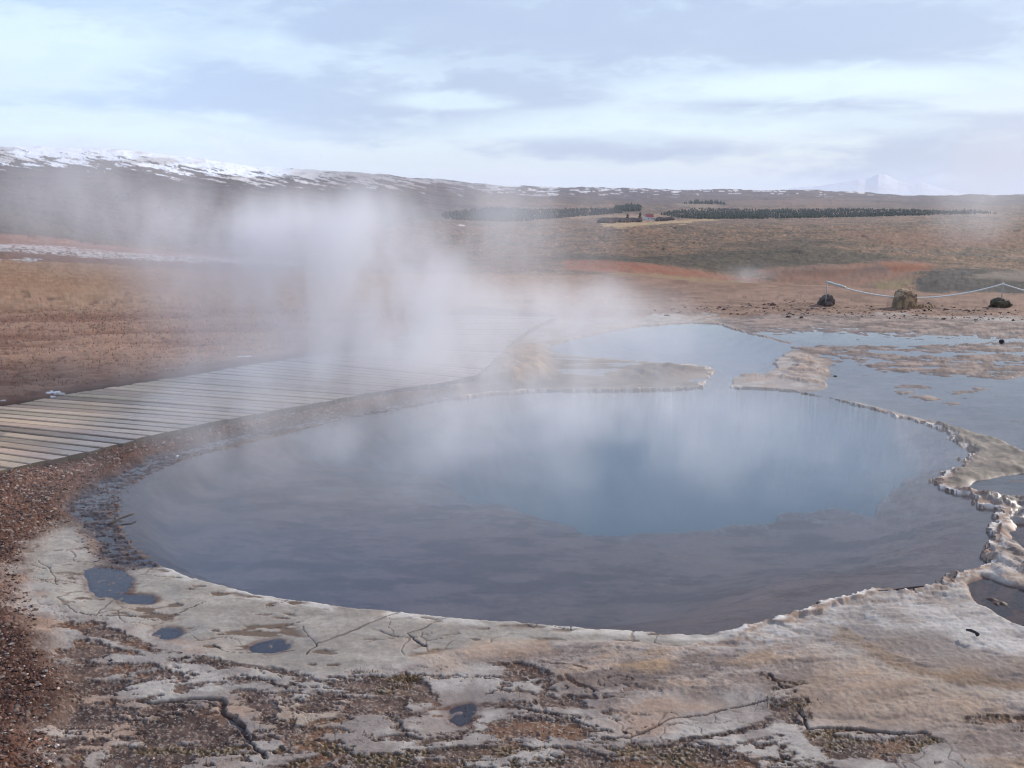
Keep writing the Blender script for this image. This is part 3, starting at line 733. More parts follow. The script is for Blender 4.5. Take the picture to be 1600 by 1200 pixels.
FAR = [row(17, [(0, yflat(17))]), row(20, [(0, yflat(20)), (1200, yflat(20)), (1400, 457), (1600, 463)]),
       row(23, [(0, yflat(23)), (1000, yflat(23)), (1150, 441), (1300, 446), (1400, 470), (1600, 478)]),
       row(28, [(0, 411), (400, 413), (800, 416), (1000, 428), (1150, 446), (1300, 470), (1600, 488)]),
       row(38, [(0, 391), (400, 404), (800, 412), (900, 417), (1000, 428), (1100, 442), (1200, 452), (1400, 452), (1450, 455), (1600, 462)]),
       row(48, [(0, 383), (400, 400), (800, 408), (1000, 412), (1150, 432), (1250, 424), (1400, 428), (1480, 424), (1600, 436)]),
       row(60, [(0, 376), (200, 389), (400, 396), (800, 402), (1000, 406), (1200, 411), (1400, 410), (1500, 418), (1600, 424)]),
       row(80, [(0, 360), (100, 376), (200, 384), (400, 391), (800, 396), (1000, 397), (1250, 389), (1400, 397), (1600, 412)]),
       row(130, [(0, 335), (100, 350), (200, 372), (400, 384), (800, 386), (1000, 384), (1200, 383), (1400, 386), (1600, 394)]),
       row(220, [(0, 318), (100, 330), (200, 352), (400, 372), (800, 375), (1200, 373), (1600, 378)]),
       row(420, [(0, 296), (200, 322), (400, 345), (600, 356), (800, 359), (1600, 360)]),
       row(900, [(0, 276), (200, 292), (400, 314), (600, 336), (800, 348), (1000, 351), (1600, 350)]),
       row(1300, [(0, 262), (200, 274), (400, 294), (600, 322), (800, 341), (1000, 344), (1600, 342)]),
       row(2200, [(0, 238), (200, 246), (300, 262), (400, 276), (600, 292), (800, 320), (1000, 326), (1600, 328)]),
       row(2900, [(0, 230), (100, 231), (200, 234), (300, 248), (400, 264), (500, 270), (600, 280), (700, 292), (800, 303), (1000, 314), (1600, 318)]),
       row(4300, [(0, 231), (200, 235), (300, 246), (400, 261), (500, 266), (600, 272), (700, 283), (800, 290), (900, 293), (1000, 294), (1100, 296), (1200, 297),
                  (1270, 296), (1340, 300), (1420, 306), (1500, 304), (1600, 303)]),
       row(5600, [(0, 250), (300, 270), (800, 303), (1600, 312)]),
       row(10000, [(0, 300), (1600, 316)]),
       row(14000, [(0, 320), (1180, 316), (1215, 300), (1240, 293), (1270, 291), (1295, 287), (1328, 281), (1338, 278), (1350, 279), (1372, 270),
                   (1384, 273), (1398, 281), (1420, 285), (1440, 285), (1455, 289), (1480, 296), (1510, 303), (1560, 314), (1600, 318)]),
       row(17500, [(0, 316), (1600, 318)])]
FR = np.log(np.array([f[0] for f in FAR]))
FY = np.stack([f[1] for f in FAR])


def far_ground(x, y):
    r = np.hypot(x, y); az = np.arctan2(x, y)
    azc = np.clip(az, -R(58), R(58))
    px = 800 + np.tan(azc) * F / math.cos(PITCH)
    px = np.clip(px, FPX[0], FPX[-1])
    lr = np.log(np.maximum(r, 17.0))
    i = np.clip(np.searchsorted(FR, lr) - 1, 0, len(FR) - 2)
    t = np.clip((lr - FR[i]) / (FR[i + 1] - FR[i]), 0, 1)
    ya = np.zeros_like(px); yb = np.zeros_like(px)
    for k in range(len(FR)):
        yk = np.interp(px, FPX, FY[k])
        ya = np.where(i == k, yk, ya); yb = np.where(i + 1 == k, yk, yb)
    py = ya + (yb - ya) * t
    dxx = px - 800
    dy = F * math.cos(PITCH) + (600 - py) * math.sin(PITCH)
    dz = -F * math.sin(PITCH) + (600 - py) * math.cos(PITCH)
    z = CAMH + r * dz / np.hypot(dxx, dy)
    u = az * 40; v = lr * 9
    amp = (.0009 + .0009 * sst(50, 90, r) * sst(1100, 500, r)) * r * sst(17, 40, r)
    amp = amp * (1 - .35 * sst(9000, 11000, r))
    z = z + amp * fbm(u, v, 6, 601, .55) * 1.3 + amp * .35 * fbm(u * 7, v * 6, 3, 611)
    z = z + .0012 * r * sst(600, 2500, r) * fbm(u * .7, v * 1.5, 5, 621) * sst(1200, 300, px)
    return z, px


def far_color(x, y, z):
    n = len(x); r = np.hypot(x, y)
    px, py = proj(x, y, z)
    rock = lambda *c: np.broadcast_to(np.array(c, float), (n, 3))
    az = np.arctan2(x, y); lr = np.log(r)
    u = az * 60; v = lr * 14
    a = fbm(u, v * 1.6, 5, 701, .6); b = fbm(u * .5, v * 2.4, 5, 711, .6); c = fbm(u * 4, v * 6, 4, 721, .6); s = fbm(u * 9, v * 9, 3, 731)
    wpx = px + a * 14; wpy = py + b * 2.2 + a * 1.2
    M = lambda P, sf=2.0: sst(sf, -sf, sdf(wpx, wpy * 1.0, np.array(P, float)))
    alb = lerp(rock(.19, .118, .080), rock(.095, .068, .046), sst(-.4, .5, b)[:, None])
    alb = lerp(alb, rock(.24, .165, .115), (sst(.1, .7, a) * .6)[:, None])
    alb = lerp(alb, rock(.062, .05, .038), (sst(.0, .6, c + b * .5) * .85)[:, None])
    alb = lerp(alb, rock(.25, .17, .14), (sst(.35, .8, s) * .35)[:, None])
    alb = alb * (1 + .35 * s + .25 * c)[:, None]
    # dark heath ridges
    k = M([(820, 402), (900, 398), (1000, 402), (1060, 396), (1160, 390), (1250, 382), (1330, 392), (1440, 404), (1500, 414), (1420, 412), (1300, 414), (1200, 418), (1150, 428), (1100, 420), (1040, 414), (960, 408), (880, 408)], 4)
    alb = lerp(alb, lerp(rock(.026, .021, .017), rock(.08, .066, .044), sst(-.3, .6, c)[:, None]), (k * .92)[:, None])
    k = M([(1100, 386), (1180, 376), (1260, 372), (1330, 378), (1360, 384), (1260, 382), (1180, 386)], 3)
    alb = lerp(alb, rock(.045, .036, .028), (k * .8)[:, None])
    # reddish tundra
    k = M([(1310, 362), (1600, 362), (1600, 385), (1450, 388), (1330, 374)], 6)
    alb = lerp(alb, lerp(rock(.20, .115, .085), rock(.15, .075, .055), sst(-.2, .4, c)[:, None]), (k * .6)[:, None])
    # road
    k = sst(1.6, .5, pdist(px, py, np.array([(1380, 388), (1450, 394), (1520, 398), (1620, 405.)])))
    alb = lerp(alb, rock(.075, .075, .08), (k * .8)[:, None])
    # red ground
    k = M([(880, 406), (980, 409), (1060, 418), (1130, 429), (1225, 443), (1190, 447), (1100, 441), (1000, 430), (880, 420)], 2)
    alb = lerp(alb, lerp(rock(.235, .10, .068), rock(.22, .13, .10), sst(-.3, .5, c)[:, None]), k[:, None])
    k = M([(960, 424), (1100, 433), (1190, 443), (1100, 443), (960, 436)], 1.5)
    alb = lerp(alb, rock(.24, .185, .115), (k * .8)[:, None])
    # gully bank
    k = M([(1180, 420), (1300, 413), (1420, 406), (1460, 412), (1430, 428), (1400, 440), (1350, 448), (1260, 452), (1215, 440)], 3)
    stv = fbm(px / 26 + py / 14, py / 16, 5, 741, .6)
    alb = lerp(alb, lerp(rock(.165, .105, .085), rock(.215, .12, .09), sst(-.4, .6, stv + .4 * c)[:, None]), k[:, None])
    k = M([(1375, 410), (1450, 412), (1455, 420), (1400, 430)], 3)
    alb = lerp(alb, rock(.25, .095, .05), (k * .7)[:, None])
    k = M([(1360, 440), (1420, 433), (1420, 444), (1370, 456)], 3)
    alb = lerp(alb, rock(.17, .135, .075), (k * .8)[:, None])
    k = M([(1425, 442), (1450, 424), (1500, 418), (1560, 420), (1640, 428), (1640, 470), (1500, 466), (1430, 456)], 2)
    alb = lerp(alb, lerp(rock(.018, .016, .017), rock(.065, .057, .055), sst(-.2, .7, c + stv * .4)[:, None]), k[:, None])
    k = M([(1500, 432), (1560, 424), (1640, 424), (1640, 446), (1570, 436)], 2)
    alb = lerp(alb, rock(.19, .16, .14), (k * .75)[:, None])
    # near plateau / left field continue the near colours
    kl = M([(-900, 399), (0, 405), (150, 412), (400, 425), (900, 430), (1000, 430), (1100, 441), (1250, 442), (1400, 454), (1600, 461), (2600, 470), (2600, 700), (-900, 700)], 1.5)
    fieldc = lerp(rock(.28, .175, .115), rock(.36, .24, .16), sst(-.4, .6, c)[:, None])
    fieldc = lerp(fieldc, rock(.15, .09, .06), (sst(.4, .8, s) * .5)[:, None])
    rightc = lerp(rock(.20, .125, .095), rock(.30, .20, .155), sst(-.6, .6, a + c * .4)[:, None])
    alb = lerp(alb, lerp(fieldc, rightc, sst(800, 1000, px)[:, None]), kl[:, None])
    # brown belt, white sinter strip, pink bank on the left
    k = M([(-900, 385), (0, 392), (120, 397), (260, 406), (420, 418), (420, 426), (260, 420), (100, 408), (0, 405), (-900, 399)], 1)
    alb = lerp(alb, rock(.17, .10, .078), (k * .85)[:, None])
    k = M([(-900, 362), (0, 366), (60, 368), (130, 380), (300, 396), (500, 410), (300, 404), (100, 392), (0, 386), (-900, 380)], 1)
    alb = lerp(alb, rock(.30, .18, .15), (k * .8)[:, None])
    k = M([(-900, 374), (0, 381), (90, 385), (200, 395), (330, 402), (470, 410), (470, 416), (300, 410), (150, 402), (0, 392), (-900, 386)], .8)
    alb = lerp(alb, rock(.50, .48, .50), (k * sst(-.5, .2, c + s * .5))[:, None])
    k = M([(-100, 404), (60, 404), (60, 408), (-100, 408)], .8)
    alb = lerp(alb, rock(.45, .45, .48), (k * sst(-.2, .3, c))[:, None])
    # hillside at the left
    k = M([(-900, 200), (700, 240), (760, 330), (500, 372), (300, 384), (120, 374), (0, 364), (-900, 360)], 4)
    alb = lerp(alb, lerp(rock(.055, .045, .042), rock(.115, .088, .078), sst(-.5, .6, b + c * .3)[:, None]), k[:, None])
    k = M([(-300, 300), (20, 318), (60, 335), (130, 372), (0, 362), (-300, 355)], 4)
    alb = lerp(alb, rock(.115, .095, .075), (k * .7)[:, None])
    # hills beyond
    hl = sst(2300, 2900, r)
    hc = lerp(rock(.07, .052, .055), rock(.13, .095, .088), sst(-.5, .5, b + c * .3)[:, None])
    alb = lerp(alb, hc, hl[:, None])
    k = M([(1130, 312), (1280, 310), (1420, 318), (1280, 322), (1140, 320)], 2); alb = lerp(alb, rock(.22, .15, .11), (k * .5)[:, None])
    # hay fields
    k = M([(932, 352), (960, 348), (1050, 345), (1105, 341), (1130, 344), (1060, 349), (960, 355)], .7)
    alb = lerp(alb, rock(.40, .30, .19), k[:, None])
    k = M([(890, 338), (960, 336), (1030, 335), (1040, 339), (960, 341), (890, 342)], .7)
    alb = lerp(alb, rock(.33, .24, .17), (k * .9)[:, None])
    k = M([(1055, 322), (1080, 317), (1110, 318), (1135, 325), (1090, 326)], .8); alb = lerp(alb, rock(.26, .20, .15), (k * .8)[:, None])
    k = sst(1.5, .3, pdist(px, py, np.array([(715, 351.5), (725, 352.5)]))); alb = lerp(alb, rock(.8, .8, .82), k[:, None])
    # snow
    snl = np.interp(px, [0, 100, 200, 300, 380, 500, 600, 700, 800, 900, 1200, 1600], [252, 256, 262, 268, 280, 280, 284, 288, 293, 294, 297, 303])
    diag = fbm(px / 34 + py / 14, py / 2.3 - px / 11, 5, 751, .62)
    sn = sst(-.16, .26, diag * 1.35 + (snl - py) / 17.0 - .15 + .25 * sst(200, 420, px) * sst(900, 500, px)) * sst(900, 1500, r)
    sn = sn * lerp(1.0, .42, sst(400, 560, px)) * (1 - .35 * sst(-.1, .5, fbm(px / 60, py / 9, 4, 771)))
    sn = lerp(sn, sst(.45, .6, fbm(px / 16, py / 1.8, 4, 761) + .3 * sst(310, 297, py) - .25 * sst(900, 1100, px)) * sst(312, 300, py) * hl * .8, sst(690, 830, px))
    sn = np.where(r > 9500, 1.0, sn)
    alb = lerp(alb, rock(.80, .82, .88), np.clip(sn, 0, 1)[:, None])
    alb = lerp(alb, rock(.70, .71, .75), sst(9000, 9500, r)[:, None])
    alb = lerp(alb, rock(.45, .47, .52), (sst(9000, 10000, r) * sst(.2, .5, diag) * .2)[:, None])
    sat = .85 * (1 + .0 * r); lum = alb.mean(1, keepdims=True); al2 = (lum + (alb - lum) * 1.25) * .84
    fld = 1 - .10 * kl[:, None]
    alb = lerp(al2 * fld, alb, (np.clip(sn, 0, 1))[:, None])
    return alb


# ------------------------------------------------------------------ build the ground sheet
cols_in = np.linspace(-190, 1790, 1340)
az_in = np.arctan((cols_in - 800) * math.cos(PITCH) / F)
az_l = np.linspace(-math.pi, az_in[0], 90)[:-1]
az_r = np.linspace(az_in[-1], math.pi, 90)[1:]
AZS = np.concatenate([az_l, az_in, az_r])
ys = np.linspace(1275, 468, 640)
r_near = CAMH / np.tan(PITCH + np.arctan((ys - 600) / F))
r_in = np.linspace(0.25, r_near[0], 12)[:-1]
r_far = np.exp(np.linspace(math.log(r_near[-1]), math.log(17500), 390))[1:]
RS = np.concatenate([r_in, r_near, r_far])
RR, AA = np.meshgrid(RS, AZS, indexing='ij')
gx = (RR * np.sin(AA)).ravel(); gy = (RR * np.cos(AA)).ravel(); gr = RR.ravel()
gz = np.zeros_like(gx); galb = np.full((len(gx), 3), .15); gwet = np.zeros_like(gx)
NEARMASK = gr < 24
zn, an, wn = near_ground(gx[NEARMASK], gy[NEARMASK])
FARMASK = gr > 16
zf_, _ = far_ground(gx[FARMASK], gy[FARMASK])
af = far_color(gx[FARMASK], gy[FARMASK], zf_)
tz = np.zeros_like(gx); tz[NEARMASK] = zn
ta = np.zeros_like(galb); ta[NEARMASK] = an
tzf = np.zeros_like(gx); tzf[FARMASK] = zf_
taf = np.zeros_like(galb); taf[FARMASK] = af
bl = sst(17.0, 21.0, gr)
gz = lerp(tz, tzf, bl)
galb = lerp(ta, taf, sst(18, 22, gr)[:, None])
gwet[NEARMASK] = wn
nr, nc = RR.shape
idx = np.arange(nr * nc).reshape(nr, nc)
q = np.stack([idx[:-1, :-1], idx[:-1, 1:], idx[1:, 1:], idx[1:, :-1]], -1).reshape(-1, 4)[:, ::-1]
# close the middle under the camera and the seam behind
gme = mesh_np("ground", np.stack([gx, gy, gz], 1), q)
snowy = sst(.62, .72, galb.min(1))[:, None]
galb = lerp(galb * np.array([1.0, .935, .85]), galb, snowy)
galb = np.clip(galb, .01, .9)
color_attr(gme, "albedo", galb)
wa = gme.attributes.new("wet", 'FLOAT', 'POINT'); wa.data.foreach_set('value', gwet.astype(np.float32))


def new_mat(name):
    m = bpy.data.materials.new(name); m.use_nodes = True
    t = NT(m.node_tree); t.n.clear()
    out = t.node('ShaderNodeOutputMaterial')
    return m, t, out


def ground_material():
    m, t, out = new_mat("sinter_and_soil")
    b = t.node('ShaderNodeBsdfPrincipled')
    ca = t.node('ShaderNodeAttribute', attribute_name='albedo')
    wt = t.node('ShaderNodeAttribute', attribute_name='wet')
    g = t.node('ShaderNodeNewGeometry')
    P = g.outputs['Position']
    n1 = t.noise(P, 260, 4, .7); n2 = t.noise(P, 45, 5, .68); n3 = t.noise(P, 3.0, 4, .6)
    k = t.math('ADD', t.math('MULTIPLY', n1, .45), t.math('MULTIPLY', n2, .55))
    k = t.math('ADD', t.math('MULTIPLY', t.math('SUBTRACT', k, .5), 1.5), 1.0)
    k2 = t.math('ADD', t.math('MULTIPLY', t.math('SUBTRACT', n3, .5), .5), 1.0)
    kk = t.math('MULTIPLY', k, k2)
    c = t.vmath('SCALE', ca.outputs['Color'], kk)
    dark = t.math('SUBTRACT', 1.0, t.math('MULTIPLY', wt.outputs['Fac'], .25))
    c = t.vmath('SCALE', c, dark)
    t.l.new(c, b.inputs['Base Color'])
    t.l.new(t.math('SUBTRACT', .92, t.math('MULTIPLY', wt.outputs['Fac'], .62)), b.inputs['Roughness'])
    b.inputs['Specular IOR Level'].default_value = .22
    bp = t.node('ShaderNodeBump'); bp.inputs['Strength'].default_value = .45; bp.inputs['Distance'].default_value = .0035
    t.l.new(t.math('ADD', t.math('MULTIPLY', n1, .5), n2), bp.inputs['Height'])
    t.l.new(bp.outputs[0], b.inputs['Normal'])
    t.l.new(b.outputs[0], out.inputs[0])
    return m


ground = link("ground", gme, ground_material())
tag(ground, "brown volcanic ground with pale sinter crust, gravel and dry tundra running out to snowy hills", kind="structure")


# ------------------------------------------------------------------ water
def offset_poly(P, d):
    n = len(P); out = []
    area = sum(P[i][0] * P[(i + 1) % n][1] - P[(i + 1) % n][0] * P[i][1] for i in range(n))
    s = 1 if area > 0 else -1
    for i in range(n):
        a, b, c = P[i - 1], P[i], P[(i + 1) % n]
        e1 = (b - a) / (np.linalg.norm(b - a) + 1e-9); e2 = (c - b) / (np.linalg.norm(c - b) + 1e-9)
        nn = np.array([e1[1] + e2[1], -(e1[0] + e2[0])]) * s
        L = np.linalg.norm(nn)
        out.append(b + nn / max(L, .3) * d)
    return np.array(out)


def water_mat(name, absorb=None):
    m, t, out = new_mat(name)
    g = t.node('ShaderNodeNewGeometry'); P = g.outputs['Position']
    mp = t.node('ShaderNodeMapping'); mp.inputs['Scale'].default_value = (1.0, 1.7, 1.0); mp.inputs['Rotation'].default_value = (0, 0, .5)
    t.l.new(P, mp.inputs[0])
    sxyz = t.node('ShaderNodeSeparateXYZ'); t.l.new(P, sxyz.inputs[0])
    calm = t.smooth(sxyz.outputs[0], -1.5, 2.0, .35, 1.0)
    calm = t.math('MULTIPLY', calm, t.smooth(sxyz.outputs[1], 8.5, 6.0, .12, 1.0))
    n1 = t.noise(mp.outputs[0], 26, 3, .55, .4); n2 = t.noise(mp.outputs[0], 5, 3, .5, .3)
    bp = t.node('ShaderNodeBump'); bp.inputs['Distance'].default_value = .0012 if absorb else .0008
    t.l.new(calm, bp.inputs['Strength'])
    t.l.new(t.math('ADD', n1, t.math('MULTIPLY', n2, 2.0)), bp.inputs['Height'])
    gl = t.node('ShaderNodeBsdfGlossy'); gl.inputs['Roughness'].default_value = .05 if absorb else .08
    gl.inputs['Color'].default_value = (1, 1, 1, 1)
    t.l.new(bp.outputs[0], gl.inputs['Normal'])
    tr = t.node('ShaderNodeBsdfTransparent')
    fr = t.node('ShaderNodeFresnel'); fr.inputs['IOR'].default_value = 1.33
    t.l.new(bp.outputs[0], fr.inputs['Normal'])
    mx = t.node('ShaderNodeMixShader')
    t.l.new(t.math('MULTIPLY', fr.outputs[0], g.outputs['Backfacing']) if False else fr.outputs[0], mx.inputs[0])
    t.l.new(tr.outputs[0], mx.inputs[1]); t.l.new(gl.outputs[0], mx.inputs[2])
    t.l.new(mx.outputs[0], out.inputs[0])
    if absorb:
        va = t.node('ShaderNodeVolumePrincipled')
        va.inputs['Color'].default_value = (*absorb['scat'], 1)
        va.inputs['Density'].default_value = absorb['d']
        va.inputs['Absorption Color'].default_value = (*absorb['col'], 1)
        t.l.new(va.outputs[0], out.inputs['Volume'])
    return m


PO = offset_poly(POOL, .045)
# pool body: a closed solid of water, its sides buried in the ground
bm = bmesh.new()
tris = geometry.tessellate_polygon([[Vector((p[0], p[1], 0)) for p in PO]])
top = [bm.verts.new((p[0], p[1], 0.0)) for p in PO]
bot = [bm.verts.new((p[0], p[1], -3.6)) for p in PO]
for t3 in tris:
    bm.faces.new([top[i] for i in t3]); bm.faces.new([bot[i] for i in reversed(t3)])
for i in range(len(PO)):
    j = (i + 1) % len(PO)
    bm.faces.new([top[i], bot[i], bot[j], top[j]])
bmesh.ops.recalc_face_normals(bm, faces=bm.faces)
me = bpy.data.meshes.new("pool_water"); bm.to_mesh(me); bm.free()
pool = link("pool_water", me, water_mat("pool_water", dict(scat=(.50, .74, .97), col=(.28, .58, .82), d=.75)))
tag(pool, "steaming blue hot spring pool with a shallow brown shelf round a deep blue vent", kind="structure")

bm = bmesh.new()
outer = [(-5, .8), (11, .8), (11, 15.6), (-5, 15.6)]
loops = [[Vector((p[0], p[1], 0)) for p in outer], [Vector((p[0], p[1], 0)) for p in PO]]
tris = geometry.tessellate_polygon(loops)
vs = [bm.verts.new(v) for L in loops for v in L]
for t3 in tris:
    try: bm.faces.new([vs[i] for i in t3])
    except ValueError: pass
for f in bm.faces:
    f.normal_update()
    if f.normal.z < 0: f.normal_flip()
me = bpy.data.meshes.new("puddle_water"); bm.to_mesh(me); bm.free()
pud = link("puddle_water", me, water_mat("puddle_water"))
tag(pud, "thin sheets of still water lying over the wet flat and in hollows of the crust", kind="structure")

# ------------------------------------------------------------------ boardwalk
def attr_mat(name, rough=.85, bump=.003, scale=(1, 1, 1), ns=60, var=1.0, spec=.3, wet_x=None):
    m, t, out = new_mat(name)
    b = t.node('ShaderNodeBsdfPrincipled')
    ca = t.node('ShaderNodeAttribute', attribute_name='albedo')
    tcn = t.node('ShaderNodeTexCoord'); mp = t.node('ShaderNodeMapping'); mp.inputs['Scale'].default_value = scale
    t.l.new(tcn.outputs['Object'], mp.inputs[0])
    n1 = t.noise(mp.outputs[0], ns, 5, .62); n2 = t.noise(mp.outputs[0], ns * .12, 4, .6)
    k = t.math('ADD', t.math('MULTIPLY', t.math('SUBTRACT', t.math('ADD', n1, n2), 1.0), var), 1.0)
    t.l.new(t.vmath('SCALE', ca.outputs['Color'], k), b.inputs['Base Color'])
    b.inputs['Roughness'].default_value = rough; b.inputs['Specular IOR Level'].default_value = spec
    if wet_x is not None:
        g = t.node('ShaderNodeNewGeometry'); sp = t.node('ShaderNodeSeparateXYZ'); t.l.new(g.outputs['Position'], sp.inputs[0])
        f = t.smooth(t.math('ADD', sp.outputs[0], t.math('MULTIPLY', n2, .5)), wet_x - .15, wet_x + .45)
        t.l.new(t.math('SUBTRACT', rough, t.math('MULTIPLY', f, rough - .26)), b.inputs['Roughness'])
        c2 = t.mix(t.math('MULTIPLY', f, .45), t.vmath('SCALE', ca.outputs['Color'], k), (.085, .062, .058))
        t.l.new(c2, b.inputs['Base Color'])
    bp = t.node('ShaderNodeBump'); bp.inputs['Distance'].default_value = bump; bp.inputs['Strength'].default_value = .8
    t.l.new(n1, bp.inputs['Height']); t.l.new(bp.outputs[0], b.inputs['Normal'])
    t.l.new(b.outputs[0], out.inputs[0])
    return m


BT = .072                                             # top of the boards above the ground
pairs = [((-420, 838), (-720, 735)), ((-250, 798), (-600, 712)), ((-60, 750), (-430, 687)), ((26, 729), (-345, 677)), ((140, 705), (-205, 662)), ((237, 680), (-92, 649)),
         ((350, 656), (22, 632)), ((430, 641), (105, 616)), ((550, 619), (232, 596)), ((620, 607), (308, 585)), ((690, 598), (385, 571)),
         ((745, 586), (470, 559)), ((768, 566), (550, 548)), ((787, 547), (590, 540)), ((805, 530), (618, 530)), ((830, 512), (642, 513)), ((870, 494), (690, 490))]
NE = np.array([unproj(p[0][0], p[0][1], BT) for p in pairs]); FE = np.array([unproj(p[1][0], p[1][1], BT) for p in pairs])
MIDL = (NE + FE) / 2
cum = np.concatenate([[0], np.cumsum(np.linalg.norm(np.diff(NE, axis=0), axis=1) * .75 + np.linalg.norm(np.diff(FE, axis=0), axis=1) * .25)])


def bw_at(s):
    return (np.array([np.interp(s, cum, NE[:, 0]), np.interp(s, cum, NE[:, 1])]),
            np.array([np.interp(s, cum, FE[:, 0]), np.interp(s, cum, FE[:, 1])]))


rng = np.random.RandomState(5)
V = []; Q = []; C = []
s0 = 0.0; PW = .131; k = 0
while s0 + PW < cum[-1]:
    a0, b0 = bw_at(s0 + .006 + rng.rand() * .003); a1, b1 = bw_at(s0 + PW - .017 - rng.rand() * .006)
    dirv = (b0 - a0) / np.linalg.norm(b0 - a0)
    j1, j2 = rng.uniform(-.012, .012, 2)
    a0 = a0 - dirv * j1; a1 = a1 - dirv * j1; b0 = b0 + dirv * j2; b1 = b1 + dirv * j2
    zt = BT + rng.uniform(-.003, .003); zb = zt - .048; e = .005
    base = len(V); NSEG = 6
    cupz = rng.uniform(-.002, .003)
    for j in range(NSEG + 1):
        f = j / NSEG; p = a0 + (b0 - a0) * f; q2 = a1 + (b1 - a1) * f
        wd = (q2 - p); wl_ = np.linalg.norm(wd); wd = wd / wl_
        dz_ = cupz * math.sin(f * 3.1) + rng.uniform(-.0008, .0008)
        for (pt, zz) in ((p, zb), (p, zt - e), (p + wd * e, zt), (q2 - wd * e, zt), (q2, zt - e), (q2, zb)):
            V.append((pt[0], pt[1], zz + dz_))
    for j in range(NSEG):
        o = base + j * 6
        for m_ in range(6):
            Q.append((o + m_, o + (m_ + 1) % 6, o + 6 + (m_ + 1) % 6, o + 6 + m_))
    for o in (base, base + NSEG * 6):
        Q.append((o, o + 1, o + 4, o + 5)); Q.append((o + 1, o + 2, o + 3, o + 4))
    for (o_, sgn) in ((base, 1), (base + NSEG * 6, -1)):   # end caps just proud of the cut, shade of the plank ends painted in dark
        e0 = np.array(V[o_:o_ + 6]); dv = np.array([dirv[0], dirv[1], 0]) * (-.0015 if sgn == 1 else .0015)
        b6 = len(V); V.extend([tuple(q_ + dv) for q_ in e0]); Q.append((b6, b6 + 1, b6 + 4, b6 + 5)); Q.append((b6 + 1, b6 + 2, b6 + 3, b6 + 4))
    v = rng.uniform(.70, 1.18); cc_ = np.array((.44, .32, .22)) * v * (1 + rng.uniform(-.04, .04, 3))
    mid = (a0 + a1) / 2; ppx, ppy = proj(mid[0], mid[1], BT)
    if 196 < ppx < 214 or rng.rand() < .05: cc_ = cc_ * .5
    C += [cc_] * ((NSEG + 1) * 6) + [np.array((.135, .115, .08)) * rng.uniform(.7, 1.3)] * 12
    s0 += PW; k += 1
s0 = 0.0; rngn = np.random.RandomState(9)
while s0 + PW < cum[-1]:                              # two nail heads over each bearer
    a, b = bw_at(s0 + PW * .5)
    if a[1] < 10:
        a2, b2 = bw_at(s0 + PW * .5 + .02); tt = (a2 - a) / (np.linalg.norm(a2 - a) + 1e-9)
        for f in (.06, .5, .94):
            for o_ in (-.03, .03):
                c = a + (b - a) * f + tt * (o_ + rngn.uniform(-.004, .004)); bb = len(V)
                for k in range(4): V.append((c[0] + .0055 * math.cos(k * 1.571), c[1] + .0055 * math.sin(k * 1.571), BT + .0042))
                Q.append((bb, bb + 1, bb + 2, bb + 3)); C += [np.array((.06, .045, .04))] * 4
    s0 += PW
me = mesh_np("decking", np.array(V), np.array(Q), smooth=False)
color_attr(me, "albedo", np.array(C))
bwalk = empty("boardwalk", (float(MIDL[5][0]), float(MIDL[5][1]), 0.0))
tag(bwalk, "curving boardwalk of weathered crosswise planks passing left of the steaming pool", "boardwalk")
wood = attr_mat("weathered_wood", .8, .002, (1.0, 7, 1), 26, .85, .4, wet_x=-3.05)


def child(name, me, mat, parent):
    o = link(name, me, mat, parent)
    o.matrix_parent_inverse = parent.matrix_world.inverted()
    return o


bpy.context.view_layer.update()
child("decking", me, wood, bwalk)
for f in (.07, .5, .93):
    V = []; Q = []
    for s in np.arange(0, cum[-1] - .02, .25):
        a, b = bw_at(s); c = a + (b - a) * f; a2, b2 = bw_at(s + .02); c2 = a2 + (b2 - a2) * f
        t_ = (c2 - c) / (np.linalg.norm(c2 - c) + 1e-9); nn = np.array([-t_[1], t_[0]]) * .03
        for (pt, zz) in ((c - nn, -.02), (c + nn, -.02), (c + nn, .0195), (c - nn, .0195)): V.append((pt[0], pt[1], zz))
    nsec = len(V) // 4
    for i in range(nsec - 1):
        for m_ in range(4): Q.append((i * 4 + m_, i * 4 + (m_ + 1) % 4, i * 4 + 4 + (m_ + 1) % 4, i * 4 + 4 + m_))
    Q.append((0, 1, 2, 3)); Q.append(tuple((nsec - 1) * 4 + m_ for m_ in (3, 2, 1, 0)))
    me = mesh_np("bearer", np.array(V), np.array(Q), False); color_attr(me, "albedo", np.tile([.12, .09, .07], (len(V), 1)))
    child("bearer", me, wood, bwalk)

# ------------------------------------------------------------------ stones, posts, rope
def ground_z(x, y):
    xa, ya = np.array([float(x)]), np.array([float(y)]); r = math.hypot(x, y)
    if r < 17: return float(near_ground(xa, ya)[0][0])
    zf = float(far_ground(xa, ya)[0][0])
    if r > 21: return zf
    return lerp(float(near_ground(xa, ya)[0][0]), zf, float(sst(17.0, 21.0, np.array([r]))[0]))


